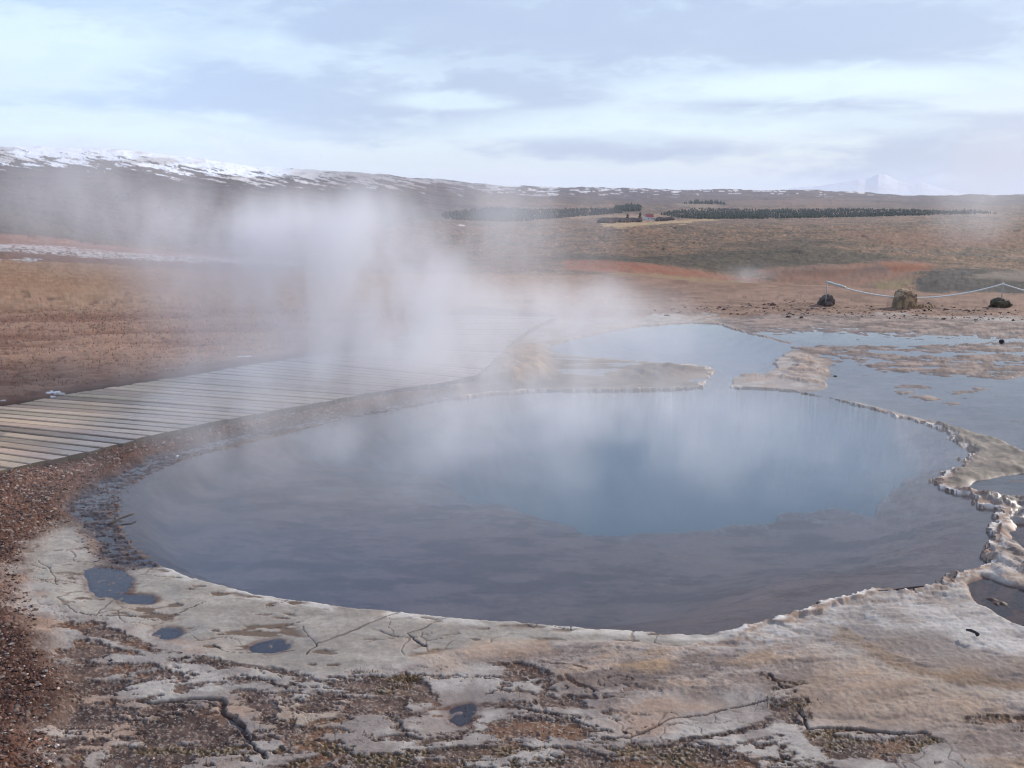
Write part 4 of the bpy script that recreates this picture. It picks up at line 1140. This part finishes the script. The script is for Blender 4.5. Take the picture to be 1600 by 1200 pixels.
def stone_mesh(name, sx_, sy_, sz_, seed, c0, c1, sub=4, flat=0.35, squar=0.0, rough=.22):
    bm = bmesh.new(); bmesh.ops.create_icosphere(bm, subdivisions=sub, radius=1.0)
    P = np.array([v.co[:] for v in bm.verts])
    d = P.copy()
    if squar: P = np.sign(P) * np.abs(P) ** (1 - squar); P /= np.maximum(1, np.abs(P).max() * .9)
    n = 1 + rough * fbm(d[:, 0] * 1.3 + seed, d[:, 1] * 1.3 + d[:, 2] * 1.9, 4, seed) + rough * .4 * fbm(d[:, 0] * 5 + d[:, 2] * 3, d[:, 1] * 5 - d[:, 2] * 4, 3, seed + 3)
    P = P * n[:, None]
    P[:, 2] = np.maximum(P[:, 2], -flat); P = P * [sx_, sy_, sz_]
    P[:, 2] += flat * sz_ * .75
    for v, p in zip(bm.verts, P): v.co = p
    me = bpy.data.meshes.new(name); bm.to_mesh(me); bm.free()
    for p in me.polygons: p.use_smooth = True
    mixv = sst(-.4, .5, fbm(d[:, 0] * 3 + seed, d[:, 1] * 3 + d[:, 2] * 4, 4, seed + 7))
    color_attr(me, "albedo", lerp(np.array(c0, float), np.array(c1, float), mixv[:, None]))
    return me


stone_m = attr_mat("stone", .9, .012, (1, 1, 1), 30, .9, .25)


def px_place(px, py, z=.02):
    x, y = unproj(px, py, z); x = float(x); y = float(y)
    z2 = ground_z(x, y); x, y = unproj(px, py, z2); return float(x), float(y), z2


x, y, z = px_place(1416, 481)
o = link("boulder", stone_mesh("boulder", .155, .16, .215, 41, (.45, .31, .18), (.20, .145, .10), 5, .45, .36, .13), stone_m, loc=(x, y + .12, z - .01))
o.rotation_euler.z = .3
tag(o, "upright tan boulder, the tallest stone, in front of the low white rope", "boulder")
x, y, z = px_place(1293, 479)
o = link("rock", stone_mesh("rock", .145, .12, .125, 43, (.085, .065, .055), (.17, .13, .11), 4, .35, .25, .3), stone_m, loc=(x, y + .08, z - .01))
tag(o, "rounded dark brown rock at the foot of the left rope post", "rock")
r1 = (x, y + .08, z)
x, y, z = px_place(1565, 480)
o = link("rock", stone_mesh("rock", .145, .11, .10, 47, (.06, .05, .032), (.13, .105, .07), 4, .35, .2, .3), stone_m, loc=(x, y + .08, z - .01))
tag(o, "low flat dark mossy rock at the foot of the right rope post", "rock")
r2 = (x, y + .08, z)
SM = [(1565, 534, .032, (.05, .035, .035), "small black stone on the wet flat near the right edge"),
      (1340, 647, .016, (.05, .035, .035), "tiny dark stone standing alone in the shallow sheet of water right of the pool rim"),
      (1305, 589, .018, (.06, .045, .04), "thin dark stone in shallow water beside the sandy shore lump"),
      (1232, 496, .035, (.09, .06, .05), "left one of two dark stones at the far edge of the wet flat"),
      (1252, 497, .03, (.09, .06, .05), "right one of two dark stones at the far edge of the wet flat"),
      (1042, 512, .05, (.13, .10, .08), "small brown stone on the far shore of the back pool"),
      (1208, 477, .05, (.14, .09, .075), "reddish stone on bare ground left of the rope"),
      (279, 748, .014, (.60, .58, .55), "tiny white pebble on the brown gravel below the planks")]
for i, (px, py, sz, c, lab) in enumerate(SM):
    x, y, z = px_place(px, py)
    o = link("stone", stone_mesh("stone", sz, sz * .8, sz * .7, 60 + i, c, tuple(np.array(c) * 1.5), 3, .3), stone_m, loc=(x, y, max(z, -.004)))
    tag(o, lab, "stone")


def tube(name, pts, rad, mat, c, nseg=8, parent=None, taper=None, jitter=0):
    pts = [Vector(p) for p in pts]; V = []; Q = []
    n = len(pts)
    for i, p in enumerate(pts):
        d = (pts[min(i + 1, n - 1)] - pts[max(i - 1, 0)]).normalized()
        u = d.cross(Vector((0, 0, 1)));
        if u.length < 1e-3: u = Vector((1, 0, 0))
        u.normalize(); v = d.cross(u)
        rr = rad if taper is None else rad * (taper[0] + (taper[1] - taper[0]) * i / (n - 1))
        rr *= 1 + jitter * math.sin(i * 2.3)
        for k in range(nseg):
            a = 2 * math.pi * k / nseg
            V.append(tuple(p + (u * math.cos(a) + v * math.sin(a)) * rr))
    for i in range(n - 1):
        for k in range(nseg):
            Q.append((i * nseg + k, i * nseg + (k + 1) % nseg, (i + 1) * nseg + (k + 1) % nseg, (i + 1) * nseg + k))
    me = bpy.data.meshes.new(name); me.from_pydata(V, [], Q + [tuple(range(nseg))[::-1], tuple((n - 1) * nseg + k for k in range(nseg))])
    for p in me.polygons: p.use_smooth = True
    color_attr(me, "albedo", np.tile(c, (len(V), 1)))
    return me


iron = attr_mat("painted_iron", .5, .0005, (1, 1, 1), 80, .3, .5)
rope_m = attr_mat("white_rope", .85, .002, (1, 1, 1), 120, .25, .3)
RD = math.hypot(*r1[:2])
T1 = at_r(1292, 442, RD - .1); T2 = at_r(1567, 445, math.hypot(*r2[:2]) - .02); T3 = Vector((T2.x + 3.1, T2.y + .3, T2.z + .05))
for i, (T, base, lab) in enumerate(((T1, r1, "thin pale rope post standing at the left dark rock where the rope begins"),
                                    (T2, r2, "thin pale rope post standing above the flat mossy rock near the right edge"))):
    root = empty("rope_post", (T.x, T.y, base[2] - .02)); tag(root, lab, "post", "thin rope posts")
    h = T.z - base[2] + .02
    link("rod", tube("rod", [(0, 0, 0), (0, 0, h * .5), (0, 0, h)], .0085, iron, (.36, .36, .34)), iron, root)
    me = tube("eye", [(.018 * math.cos(a), 0, h + .015 + .018 * math.sin(a)) for a in np.linspace(0, 6.28, 13)], .005, iron, (.55, .58, .56), 6)
    link("eye", me, iron, root)
T1r = T1 + Vector((0, 0, .014)); T2r = T2 + Vector((0, 0, .014))
low = at_r(1440, 467.5, RD + .10)
pts = []
for f in np.linspace(0, 1, 40):
    p = T1r.lerp(T2r, f)
    # hanging curve through the low point behind the boulder
    sag = 4 * f * (1 - f)
    p.z -= sag * (.5 * (T1r.z + T2r.z) - low.z) * .98
    p.y += sag * .06
    pts.append(p)
for f in np.linspace(.04, 1, 24):
    p = T2r.lerp(T3, f); p.z -= 4 * f * (1 - f) * .27; pts.append(p)
rope = link("rope", tube("rope", pts, .0115, rope_m, (.80, .80, .75), 8), rope_m)
tag(rope, "white rope sagging between the thin posts and passing behind the tan boulder", "rope")
pts2 = [T1r + Vector((.0 + .30 * f, -.03, .006 - .085 * f + .003 * math.sin(f * 12))) for f in np.linspace(0, 1, 10)]
kn = link("rope_knot", tube("rope_knot", pts2, .014, rope_m, (.66, .80, .76), 7), rope_m, rope)
root = empty("rope_post", (T3.x, T3.y, 0)); tag(root, "thin rope post standing past the right edge of the view", "post", "thin rope posts")
link("rod", tube("rod", [(0, 0, -.1), (0, 0, .2), (0, 0, T3.z)], .0085, iron, (.36, .36, .34)), iron, root)

# twigs
bark = attr_mat("bark", .9, .004, (1, 1, 1), 90, 1.0, .2)


def twig(pixels, rad, c, label, zs, taper=(1, .6)):
    pts = []
    for (px, py), zz in zip(pixels, zs):
        x, y = unproj(px, py, zz); pts.append((float(x), float(y), zz))
    o = link("twig", tube("twig", pts, rad, bark, c, 6, taper=taper, jitter=.15), bark); tag(o, label, "twig")
    return o


twig([(170, 820), (177, 816), (186, 811), (196, 807), (205, 804), (211, 802)], .0065, (.12, .09, .08), "thin bare twig lying in the shallow water at the left end of the pool", (.004, .012, .018, .022, .026, .024))
twig([(1355, 926), (1378, 924), (1402, 921), (1425, 918), (1443, 916)], .006, (.08, .06, .055), "long dark twig lying against the white rim of the pool", (.006, .010, .014, .02, .03))
twig([(1510, 984), (1517, 985), (1524, 988), (1528, 992)], .008, (.05, .04, .04), "short curved black twig on the white crust at the lower right", (.05, .056, .054, .05), (.5, 1))

# ------------------------------------------------------------------ loose gravel and pebbles (uncountable)
def pebbles(name, label, n, poly, smin, smax, seed, whites=.16, ymax=8, keep=None):
    rg = np.random.RandomState(seed)
    bx0, by0 = poly.min(0); bx1, by1 = poly.max(0); by1 = min(by1, ymax); bx0 = max(bx0, -5.5)
    X_ = rg.uniform(bx0, bx1, n * 5); Y_ = by0 + (by1 - by0) * rg.rand(n * 5) ** 1.3
    ok = sdf(X_, Y_, poly) < .02
    X_, Y_ = X_[ok][:n], Y_[ok][:n]
    zz, al, _ = near_ground(X_, Y_)
    if name == 'gravel':
        k = sdf(X_, Y_, LEFTWET) > .03 * rg.rand(len(X_)) ** 2 ; X_, Y_, zz, al = X_[k], Y_[k], zz[k], al[k]
    if keep is not None:
        k = keep(al, zz, rg); X_, Y_, zz = X_[k], Y_[k], zz[k]
    n = len(X_)
    base = np.array([(1, 0, 0), (-1, 0, 0), (0, 1, 0), (0, -1, 0), (0, 0, 1), (0, 0, -1), (.6, .6, .55), (-.6, .6, .5), (.6, -.6, .5), (-.6, -.6, .55)], float)
    ft = np.array([(0, 6, 4), (6, 2, 4), (2, 7, 4), (7, 1, 4), (1, 9, 4), (9, 3, 4), (3, 8, 4), (8, 0, 4), (2, 6, 5), (6, 0, 5), (1, 7, 5), (7, 2, 5), (3, 9, 5), (9, 1, 5), (0, 8, 5), (8, 3, 5)])
    sz = smin + (smax - smin) * rg.rand(n) ** 3
    j = base[None] * (1 + rg.uniform(-.3, .3, (n, 10, 1)))
    ang = rg.uniform(0, 6.28, n); ca, sa = np.cos(ang), np.sin(ang)
    st = np.stack([sz * rg.uniform(.9, 1.5, n), sz * rg.uniform(.6, 1.0, n), sz * rg.uniform(.4, .75, n)], 1)
    p = j * st[:, None, :]
    xx = p[:, :, 0] * ca[:, None] - p[:, :, 1] * sa[:, None]; yy = p[:, :, 0] * sa[:, None] + p[:, :, 1] * ca[:, None]
    VV = np.stack([xx + X_[:, None], yy + Y_[:, None], p[:, :, 2] + zz[:, None] + st[:, 2:3] * .25], -1).reshape(-1, 3)
    FF = (ft[None] + (np.arange(n) * 10)[:, None, None]).reshape(-1, 3)
    me = mesh_np(name, VV, FF, False)
    pick = rg.rand(n)
    cc_ = np.where((pick < whites)[:, None], np.array([.38, .32, .28]) * rg.uniform(.5, 1.25, (n, 1)),
                   np.where((pick < .6)[:, None], np.array([.155, .085, .06]) * rg.uniform(.5, 1.4, (n, 1)), np.array([.12, .075, .06]) * rg.uniform(.5, 1.5, (n, 1))))
    color_attr(me, "albedo", np.repeat(cc_, 10, 0))
    o = link(name, me, stone_m); tag(o, label, kind="stuff")
    return o


pebbles("gravel", "loose reddish brown gravel with pale chips between the boards and the pool", 15000, GRAVEL, .003, .011, 3)
FG = W([(60, 1010), (1450, 1120), (1600, 1230), (-50, 1260)])
pebbles("stone_chips", "pale chips and grit caught in the muddy hollows of the foreground crust", 5000, FG, .0015, .006, 4, .35,
        keep=lambda al, zz, rg: (al.mean(1) < .17) & (rg.rand(len(zz)) < .8))
pebbles("mud_grit", "dark grit lying in the wet shallows at the left end of the pool", 2500, LEFTWET, .002, .007, 6, .04, 9)
FLT = W([(1000, 490), (1250, 470), (1700, 470), (1700, 505), (1200, 495)])
pebbles("scattered_stones", "small stones scattered over bare ground around the boulder", 900, FLT, .008, .03, 8, .15, 18)

# dry grass tufts and moss in the foreground
rg = np.random.RandomState(12)
V = []; T = []; C = []


def blade(x, y, z, h, lean, ang, w_, c):
    b = len(V); dx, dy = math.cos(ang), math.sin(ang); ex, ey = -dy * w_, dx * w_
    V.extend([(x - ex, y - ey, z), (x + ex, y + ey, z), (x + dx * lean * .4 + ex * .7, y + dy * lean * .4 + ey * .7, z + h * .6), (x + dx * lean * .4 - ex * .7, y + dy * lean * .4 - ey * .7, z + h * .6), (x + dx * lean, y + dy * lean, z + h)])
    T.extend([(b, b + 1, b + 2), (b, b + 2, b + 3), (b + 3, b + 2, b + 4)]); C.extend([c] * 5)


for (px, py, n, h, sp) in ((645, 1064, 110, .016, .03), (575, 1056, 60, .012, .03), (630, 1078, 40, .014, .03), (1520, 480, 0, 0, 0), (760, 1178, 120, .010, .2), (1000, 1185, 150, .010, .3),
                           (1230, 1110, 160, .012, .06), (300, 1190, 80, .015, .15), (1380, 1172, 90, .010, .12), (560, 1190, 90, .010, .2)):
    if n == 0: continue
    x0, y0 = unproj(px, py)
    xs_ = x0 + rg.normal(0, sp, n); ys_ = y0 + rg.normal(0, sp * .35, n); zz, _, _ = near_ground(xs_, ys_)
    for i in range(n):
        blade(xs_[i], ys_[i], zz[i] - .002, h * rg.uniform(.4, 1.3), h * rg.uniform(.2, 1.2), rg.uniform(0, 6.28), .0011, np.array((.19, .12, .055)) * rg.uniform(.4, 1.4))
for (px, py) in ((812, 1095), (808, 1090), (820, 1092), (372, 1050), (640, 1085)):
    x0, y0 = unproj(px, py); z0 = near_ground(np.array([x0]), np.array([y0]))[0][0]
    for i in range(2): blade(float(x0), float(y0), z0, rg.uniform(.04, .075), .02, rg.uniform(0, 6.28), .0009, np.array((.40, .31, .21)))
me = mesh_np("moss_and_grass", np.array(V), np.array(T), False); color_attr(me, "albedo", np.array(C))
grass_m = attr_mat("dry_grass", .9, .001, (1, 1, 1), 50, .4, .1)
tag(link("moss_and_grass", me, grass_m), "dry brown moss and short grass stalks growing in the foreground crust", kind="stuff")

# tussocks over the dry field and at the foot of the boulder
V = []; T = []; C = []
xs_ = rg.uniform(-9, 1.5, 34000); ys_ = rg.uniform(6.8, 16, 34000)
ppx, ppy = proj(xs_, ys_, np.zeros_like(xs_))
ok = (sdf(xs_, ys_, BW_POLY) > .12) & (ppy < np.interp(ppx, [-100, 0, 105, 230, 390, 600], [650, 632, 612, 592, 566, 535])) & (ppx > -60) & (ppx < 760)
clump = fbm(xs_ * 4, ys_ * 6, 3, 881)
ok &= (rg.rand(34000) < .25 + .75 * sst(-.2, .5, clump))
xs_, ys_ = xs_[ok], ys_[ok]; zz, al, _ = near_ground(xs_, ys_)
for i in range(len(xs_)):
    blade(xs_[i], ys_[i], zz[i] - .004, rg.uniform(.008, .03), rg.uniform(.005, .03), rg.uniform(0, 6.28), .004, al[i] * rg.uniform(.6, 1.35))
bxy = px_place(1440, 482)
for i in range(220):
    x0 = bxy[0] + rg.normal(0, .13); y0 = bxy[1] + rg.normal(.1, .1)
    blade(x0, y0, bxy[2] - .005, rg.uniform(.02, .09), rg.uniform(.01, .06), rg.uniform(0, 6.28), .003, np.array((.30, .22, .12)) * rg.uniform(.6, 1.3))
me = mesh_np("dry_grass", np.array(V), np.array(T), False); color_attr(me, "albedo", np.array(C))
tag(link("dry_grass", me, grass_m), "short dead grass covering the tan field behind the boardwalk and round the boulder", kind="stuff")

# ------------------------------------------------------------------ far woods
def woods(name, label, n, poly, hmin, hmax, rmin, rmax, c0, c1, seed, bushy=False):
    rg = np.random.RandomState(seed); P = np.array(poly, float)
    px = rg.uniform(P[:, 0].min(), P[:, 0].max(), n * 4)
    az = np.arctan((px - 800) * math.cos(PITCH) / F); r = np.exp(rg.uniform(math.log(rmin), math.log(rmax), n * 4))
    x = r * np.sin(az); y = r * np.cos(az); z, _ = far_ground(x, y); qx, qy = proj(x, y, z)
    ok = sdf(qx, qy, P) < 0
    x, y, z = x[ok][:n], y[ok][:n], z[ok][:n]; n = len(x)
    if name == 'birch_woods':
        k = (np.abs(proj(x, y, z)[0] - 1014) > 13); x, y, z = x[k], y[k], z[k]; n = len(x)
    h = rg.uniform(hmin, hmax, n) * (1 + .25 * fbm(x / 60, y / 60, 3, seed)); rad = h * (rg.uniform(.5, .75, n) if bushy else rg.uniform(.22, .34, n))
    K = 6; VV = []; levels = ((0.02, 1.0), (.35, .78), (.36, .98), (.65, .5), (1.0, .0)) if not bushy else ((0.02, .7), (.3, 1.0), (.6, .95), (.85, .5), (1.0, .0))
    for zf, rf in levels:
        for k in range(K):
            a = 2 * math.pi * k / K + rg.uniform(-.3, .3, n)
            jr = rad * rf * rg.uniform(.75, 1.2, n)
            VV.append(np.stack([x + np.cos(a) * jr, y + np.sin(a) * jr, z - .3 + h * zf * (1 + rg.uniform(-.04, .04, n))], 1))
    VV = np.stack(VV, 1)
    FF = []
    for L in range(4):
        for k in range(K): FF.append((L * K + k, L * K + (k + 1) % K, (L + 1) * K + (k + 1) % K, (L + 1) * K + k))
    FF = (np.array(FF)[None] + (np.arange(n) * 5 * K)[:, None, None]).reshape(-1, 4)
    me = mesh_np(name, VV.reshape(-1, 3), FF, True)
    cc_ = lerp(np.array(c0), np.array(c1), rg.rand(n)[:, None]); color_attr(me, "albedo", np.repeat(cc_, 5 * K, 0))
    tag(link(name, me, far_m), label, kind="stuff")


far_m = attr_mat("far_foliage", 1.0, .01, (1, 1, 1), .4, .8, .05)
G0, G1 = (.034, .052, .036), (.068, .085, .052)
woods("conifer_woods", "long dark green conifer plantation at the foot of the far hills", 5500, [(1030, 335), (1085, 326), (1200, 328), (1350, 327), (1520, 330), (1560, 334), (1400, 338), (1250, 341), (1120, 343), (1060, 341)], 1.6, 5, 1320, 2700, G0, G1, 1)
woods("conifer_woods", "dark conifer plantation seen through steam left of the farm", 4000, [(690, 336), (760, 326), (860, 328), (960, 326), (975, 333), (860, 342), (800, 347), (700, 346)], 2, 5, 900, 2400, (.05, .058, .05), (.08, .085, .07), 2)
woods("birch_woods", "strip of bare purplish brown birch scrub below the farm", 1800, [(935, 348), (945, 343), (1000, 342), (1060, 341), (1075, 342.5), (1040, 345), (960, 348), (940, 350)], 2, 4, 900, 1240, (.06, .045, .045), (.10, .07, .065), 3, True)
woods("conifer_woods", "thin line of conifers on the knoll behind the farm", 260, [(1060, 319), (1085, 315), (1120, 316), (1135, 320), (1100, 319)], 6, 9, 2000, 3600, G0, G1, 4)
woods("conifer_woods", "small clump of conifers beside the farm on its left", 500, [(960, 326), (985, 322), (1003, 325), (1000, 330), (965, 331)], 6, 10, 1300, 2600, G0, G1, 5)

# two tall trees by the farm
def far_point(px, py, r):
    az = math.atan((px - 800) * math.cos(PITCH) / F); x, y = r * math.sin(az), r * math.cos(az)
    return x, y, float(far_ground(np.array([x]), np.array([y]))[0][0])


def conifer(px, r, h, label):
    x, y, z = far_point(px, 0, r); root = empty("conifer_tree", (x, y, z)); tag(root, label, "tree")
    link("trunk", tube("trunk", [(0, 0, -.3), (0, 0, h * .3), (.1, 0, h * .9)], .22, bark, (.08, .06, .05), 6, taper=(1, .3)), bark, root)
    rg = np.random.RandomState(int(px)); V = []; T = []
    for i in range(420):
        f = rg.rand(); rr = h * .26 * (1 - f) ** .8 + .15; a = rg.rand() * 6.28; zc = h * (.12 + .88 * f); rq = rr * rg.uniform(.4, 1.1)
        c = np.array([math.cos(a) * rq, math.sin(a) * rq, zc - rq * .25]); s_ = rg.uniform(.35, .8)
        b = len(V); V += [tuple(c + rg.normal(0, s_, 3) * (1, 1, .5)) for _ in range(3)]; T.append((b, b + 1, b + 2))
    me = mesh_np("crown", np.array(V), np.array(T), False); color_attr(me, "albedo", np.tile([.022, .034, .024], (len(V), 1)))
    link("crown", me, far_m, root)


conifer(1000.5, 1270, 9.5, "tall dark conifer just left of the white farmhouse with red roof")
conifer(981, 1270, 8.0, "slim conifer standing further left of the farmhouse, near the hay field")

# farm buildings
def solid(name, V, Fc, mat, c, parent):
    me = bpy.data.meshes.new(name); me.from_pydata(V, [], Fc); color_attr(me, "albedo", np.tile(c, (len(V), 1)))
    return link(name, me, mat, parent)


plaster = attr_mat("render_and_roofing", .8, .01, (1, 1, 1), 2, .15, .3)


def farm(name, px, r, L, D, H, RH, wall, roof, label, cat, rz):
    x, y, z = far_point(px, 0, r); root = empty(name, (x, y, z)); root.rotation_euler.z = rz; tag(root, label, cat)
    a, b = L / 2, D / 2
    solid("wall", [(-a, -b, -1), (a, -b, -1), (a, b, -1), (-a, b, -1), (-a, -b, H), (a, -b, H), (a, b, H), (-a, b, H), (-a, 0, H + RH), (a, 0, H + RH)],
          [(0, 1, 5, 4), (1, 2, 6, 9, 5), (2, 3, 7, 6), (3, 0, 4, 8, 7)], plaster, wall, root)
    e = .4
    V = []
    for sx_ in (-a - e, a + e):
        V += [(sx_, -b - e, H - .25), (sx_, 0, H + RH), (sx_, b + e, H - .25), (sx_, -b - e, H + .05), (sx_, 0, H + RH + .3), (sx_, b + e, H + .05)]
    solid("roof", V, [(3, 9, 10, 4), (4, 10, 11, 5), (0, 1, 7, 6), (1, 2, 8, 7), (0, 3, 4, 1), (1, 4, 5, 2), (6, 7, 10, 9), (7, 8, 11, 10), (0, 6, 9, 3), (2, 5, 11, 8)], plaster, roof, root)
    nw = max(1, int(L / 3))
    for i in range(nw):
        cx = -a + L * (i + .5) / nw
        solid("window", [(cx - .45, -b - .03, 1), (cx + .45, -b - .03, 1), (cx + .45, -b - .03, 2.1), (cx - .45, -b - .03, 2.1),
                         (cx - .45, -b + .02, 1), (cx + .45, -b + .02, 1), (cx + .45, -b + .02, 2.1), (cx - .45, -b + .02, 2.1)],
              [(0, 1, 2, 3), (0, 4, 5, 1), (3, 2, 6, 7), (0, 3, 7, 4), (1, 5, 6, 2)], plaster, (.04, .05, .06), root)
    return root


farm("farmhouse", 1015.5, 1255, 8.5, 6, 3.4, 3.2, (.80, .80, .78), (.36, .06, .05), "white farmhouse with a red roof among the far trees", "house", .1)
farm("gable_house", 1009, 1285, 4, 5, 4.6, 2.2, (.78, .78, .76), (.36, .06, .05), "narrow white gabled house just behind the left end of the farmhouse", "house", 1.45)
farm("barn", 1027, 1250, 10, 4, 1.7, .9, (.52, .48, .42), (.38, .30, .26), "low pale barn right of the white farmhouse", "barn", -.1)
farm("shed", 990, 1262, 6, 4, 2.0, 1.2, (.30, .22, .15), (.16, .12, .10), "low brown shed between the two tall conifers left of the farmhouse", "shed", .1)

# ------------------------------------------------------------------ steam: density fields held in volumes
class GN(NT):
    def box(s): pass


def steam(name, label, lo, hi, res, blobs, density, nscale=1.1, stretch=(1, 1, .75), contrast=(.36, .68), seed=0.0, low=None, color=(.89, .895, .93), aniso=.18, fine_amt=1.0, steps=None):
    ng = bpy.data.node_groups.new(name, 'GeometryNodeTree')
    ng.interface.new_socket('Geometry', in_out='OUTPUT', socket_type='NodeSocketGeometry')
    t = NT(ng); gout = t.node('NodeGroupOutput')
    pos = t.node('GeometryNodeInputPosition').outputs[0]
    mp = t.vmath('MULTIPLY', pos, stretch)
    mp = t.vmath('ADD', mp, (seed, seed * .7, -seed))
    wv = t.noise(mp, nscale * .8, 2, .5, 0, out=1)
    wv = t.vmath('SCALE', t.vmath('SUBTRACT', wv, (.5, .5, .5)), .9)
    wp = t.vmath('ADD', mp, wv)
    n1 = t.noise(wp, nscale, 4, .6); n2 = t.noise(t.vmath('MULTIPLY', wp, (1.25, 1.0, .8)), nscale * 3.8, 4, .68)
    dpos = t.vmath('ADD', pos, t.vmath('SCALE', wv, .7))
    tot = None
    for (c, rad, wgt) in blobs:
        d = t.vmath('SUBTRACT', dpos, tuple(c)); d = t.vmath('MULTIPLY', d, tuple(1.0 / q for q in rad))
        L = t.vmath('LENGTH', d, out=1)
        f = t.math('MULTIPLY', t.smooth(L, 1.0, 0.0), wgt)
        tot = f if tot is None else t.math('ADD', tot, f)
    k = t.smooth(t.math('ADD', t.math('MULTIPLY', n1, .66), t.math('MULTIPLY', n2, .34)), contrast[0], contrast[1])
    den = t.math('MULTIPLY', tot, k)
    sp = t.node('ShaderNodeSeparateXYZ'); t.l.new(pos, sp.inputs[0])
    for ax in range(3):                                  # fade to nothing at the faces of the field
        m_ = (hi[ax] - lo[ax]) * .08
        if not (ax == 2 and low):
            den = t.math('MULTIPLY', den, t.smooth(sp.outputs[ax], lo[ax], lo[ax] + m_))
        den = t.math('MULTIPLY', den, t.smooth(sp.outputs[ax], hi[ax], hi[ax] - m_))
    if low: den = t.math('MULTIPLY', den, t.smooth(sp.outputs[2], low, 0.0))
    vc = t.node('GeometryNodeVolumeCube')
    t.l.new(den, vc.inputs['Density'])
    vc.inputs['Min'].default_value = lo; vc.inputs['Max'].default_value = hi
    for a, r_ in zip(('X', 'Y', 'Z'), res): vc.inputs['Resolution ' + a].default_value = r_
    m, mt, out = new_mat(name)
    pv = mt.node('ShaderNodeVolumePrincipled')
    pv.inputs['Density'].default_value = density; pv.inputs['Color'].default_value = (*color, 1); pv.inputs['Anisotropy'].default_value = aniso
    mt.l.new(pv.outputs[0], out.inputs['Volume'])
    sm = t.node('GeometryNodeSetMaterial'); sm.inputs['Material'].default_value = m
    t.l.new(vc.outputs[0], sm.inputs['Geometry']); t.l.new(sm.outputs[0], gout.inputs[0])
    vd = bpy.data.volumes.new(name); vd.materials.append(m)
    if steps: vd.render.step_size = steps
    o = bpy.data.objects.new(name, vd); col.objects.link(o)
    md = o.modifiers.new("steam", 'NODES'); md.node_group = ng
    tag(o, label, kind="stuff")
    return o


def B(px, py, dist, rx, ry, rd, wgt):
    c = at_r(px, py, dist); s_ = dist / F
    return (c, (rx * s_, rd, ry * s_), wgt)


steam("steam", "dense white steam plume rising off the far left of the pool and drifting over the boardwalk", (-8.6, 7.2, 0.0), (3.0, 14.2, 3.4), (230, 130, 76),
      [B(640, 575, 9.6, 260, 95, 1.6, 1.0), B(600, 480, 10.4, 240, 130, 1.9, 1.15), B(520, 370, 11.0, 200, 120, 1.9, .85),
       B(860, 490, 11.5, 260, 85, 1.8, .58), B(370, 400, 11.4, 260, 150, 2.0, .6), B(150, 320, 11.8, 230, 130, 2.0, .36),
       B(760, 370, 11.5, 260, 130, 2.0, .28), B(400, 590, 9.3, 240, 60, 1.2, .30), B(420, 500, 10.2, 180, 100, 1.6, .32)],
      2.2, 1.3, (1, .8, .6), (.36, .64), 3.0, steps=.09)
steam("surface_mist", "thin veil of mist curling up from the hot water of the pool", (-3.6, 4.6, 0.0), (4.6, 12.8, 1.3), (150, 150, 44),
      [(Vector((-1.0, 8.0, 0)), (3.6, 3.8, 1.6), 1.15), (Vector((1.0, 6.8, 0)), (3.2, 2.2, 1.1), .7), (Vector((.5, 11.0, 0)), (2.6, 2.2, 1.2), .8)],
      1.0, 1.9, (1, 1, .4), (.41, .67), 9.0, low=1.25, steps=.09)
steam("distant_steam", "faint grey column of steam rising from a vent beyond the rope at the right", (22, 44, -4), (40, 66, 9.5), (60, 60, 60),
      [B(1505, 350, 60, 80, 50, 4, .6), B(1530, 300, 60, 95, 90, 4, .8), B(1570, 230, 60, 110, 90, 4, .6)],
      .22, .22, (1, 1, .55), (.34, .70), 21.0, steps=.4)
steam("steam_wisp", "small wisp of steam over the pink bank of the gully", (7, 36, -3), (15, 44, 1.5), (40, 40, 24),
      [B(1170, 430, 40, 60, 22, 2, 1.0)], .35, .8, (1, 1, .8), (.34, .66), 5.0, steps=.25)

# ------------------------------------------------------------------ haze
m, t, out = new_mat("haze")
pv = t.node('ShaderNodeVolumePrincipled'); pv.inputs['Density'].default_value = .00007
pv.inputs['Color'].default_value = (.80, .86, 1.0, 1)
t.l.new(pv.outputs[0], out.inputs['Volume'])
bm = bmesh.new(); bmesh.ops.create_cube(bm, size=1.0)
zmin = float(gz.min()) - 1.5; zmax = float(gz.max()) + 8
for v in bm.verts: v.co = Vector((v.co.x * 36500, v.co.y * 36500, zmin if v.co.z < 0 else zmax))
me = bpy.data.meshes.new("haze"); bm.to_mesh(me); bm.free()
tag(link("haze", me, m), "thin cold air haze filling the valley", kind="stuff")
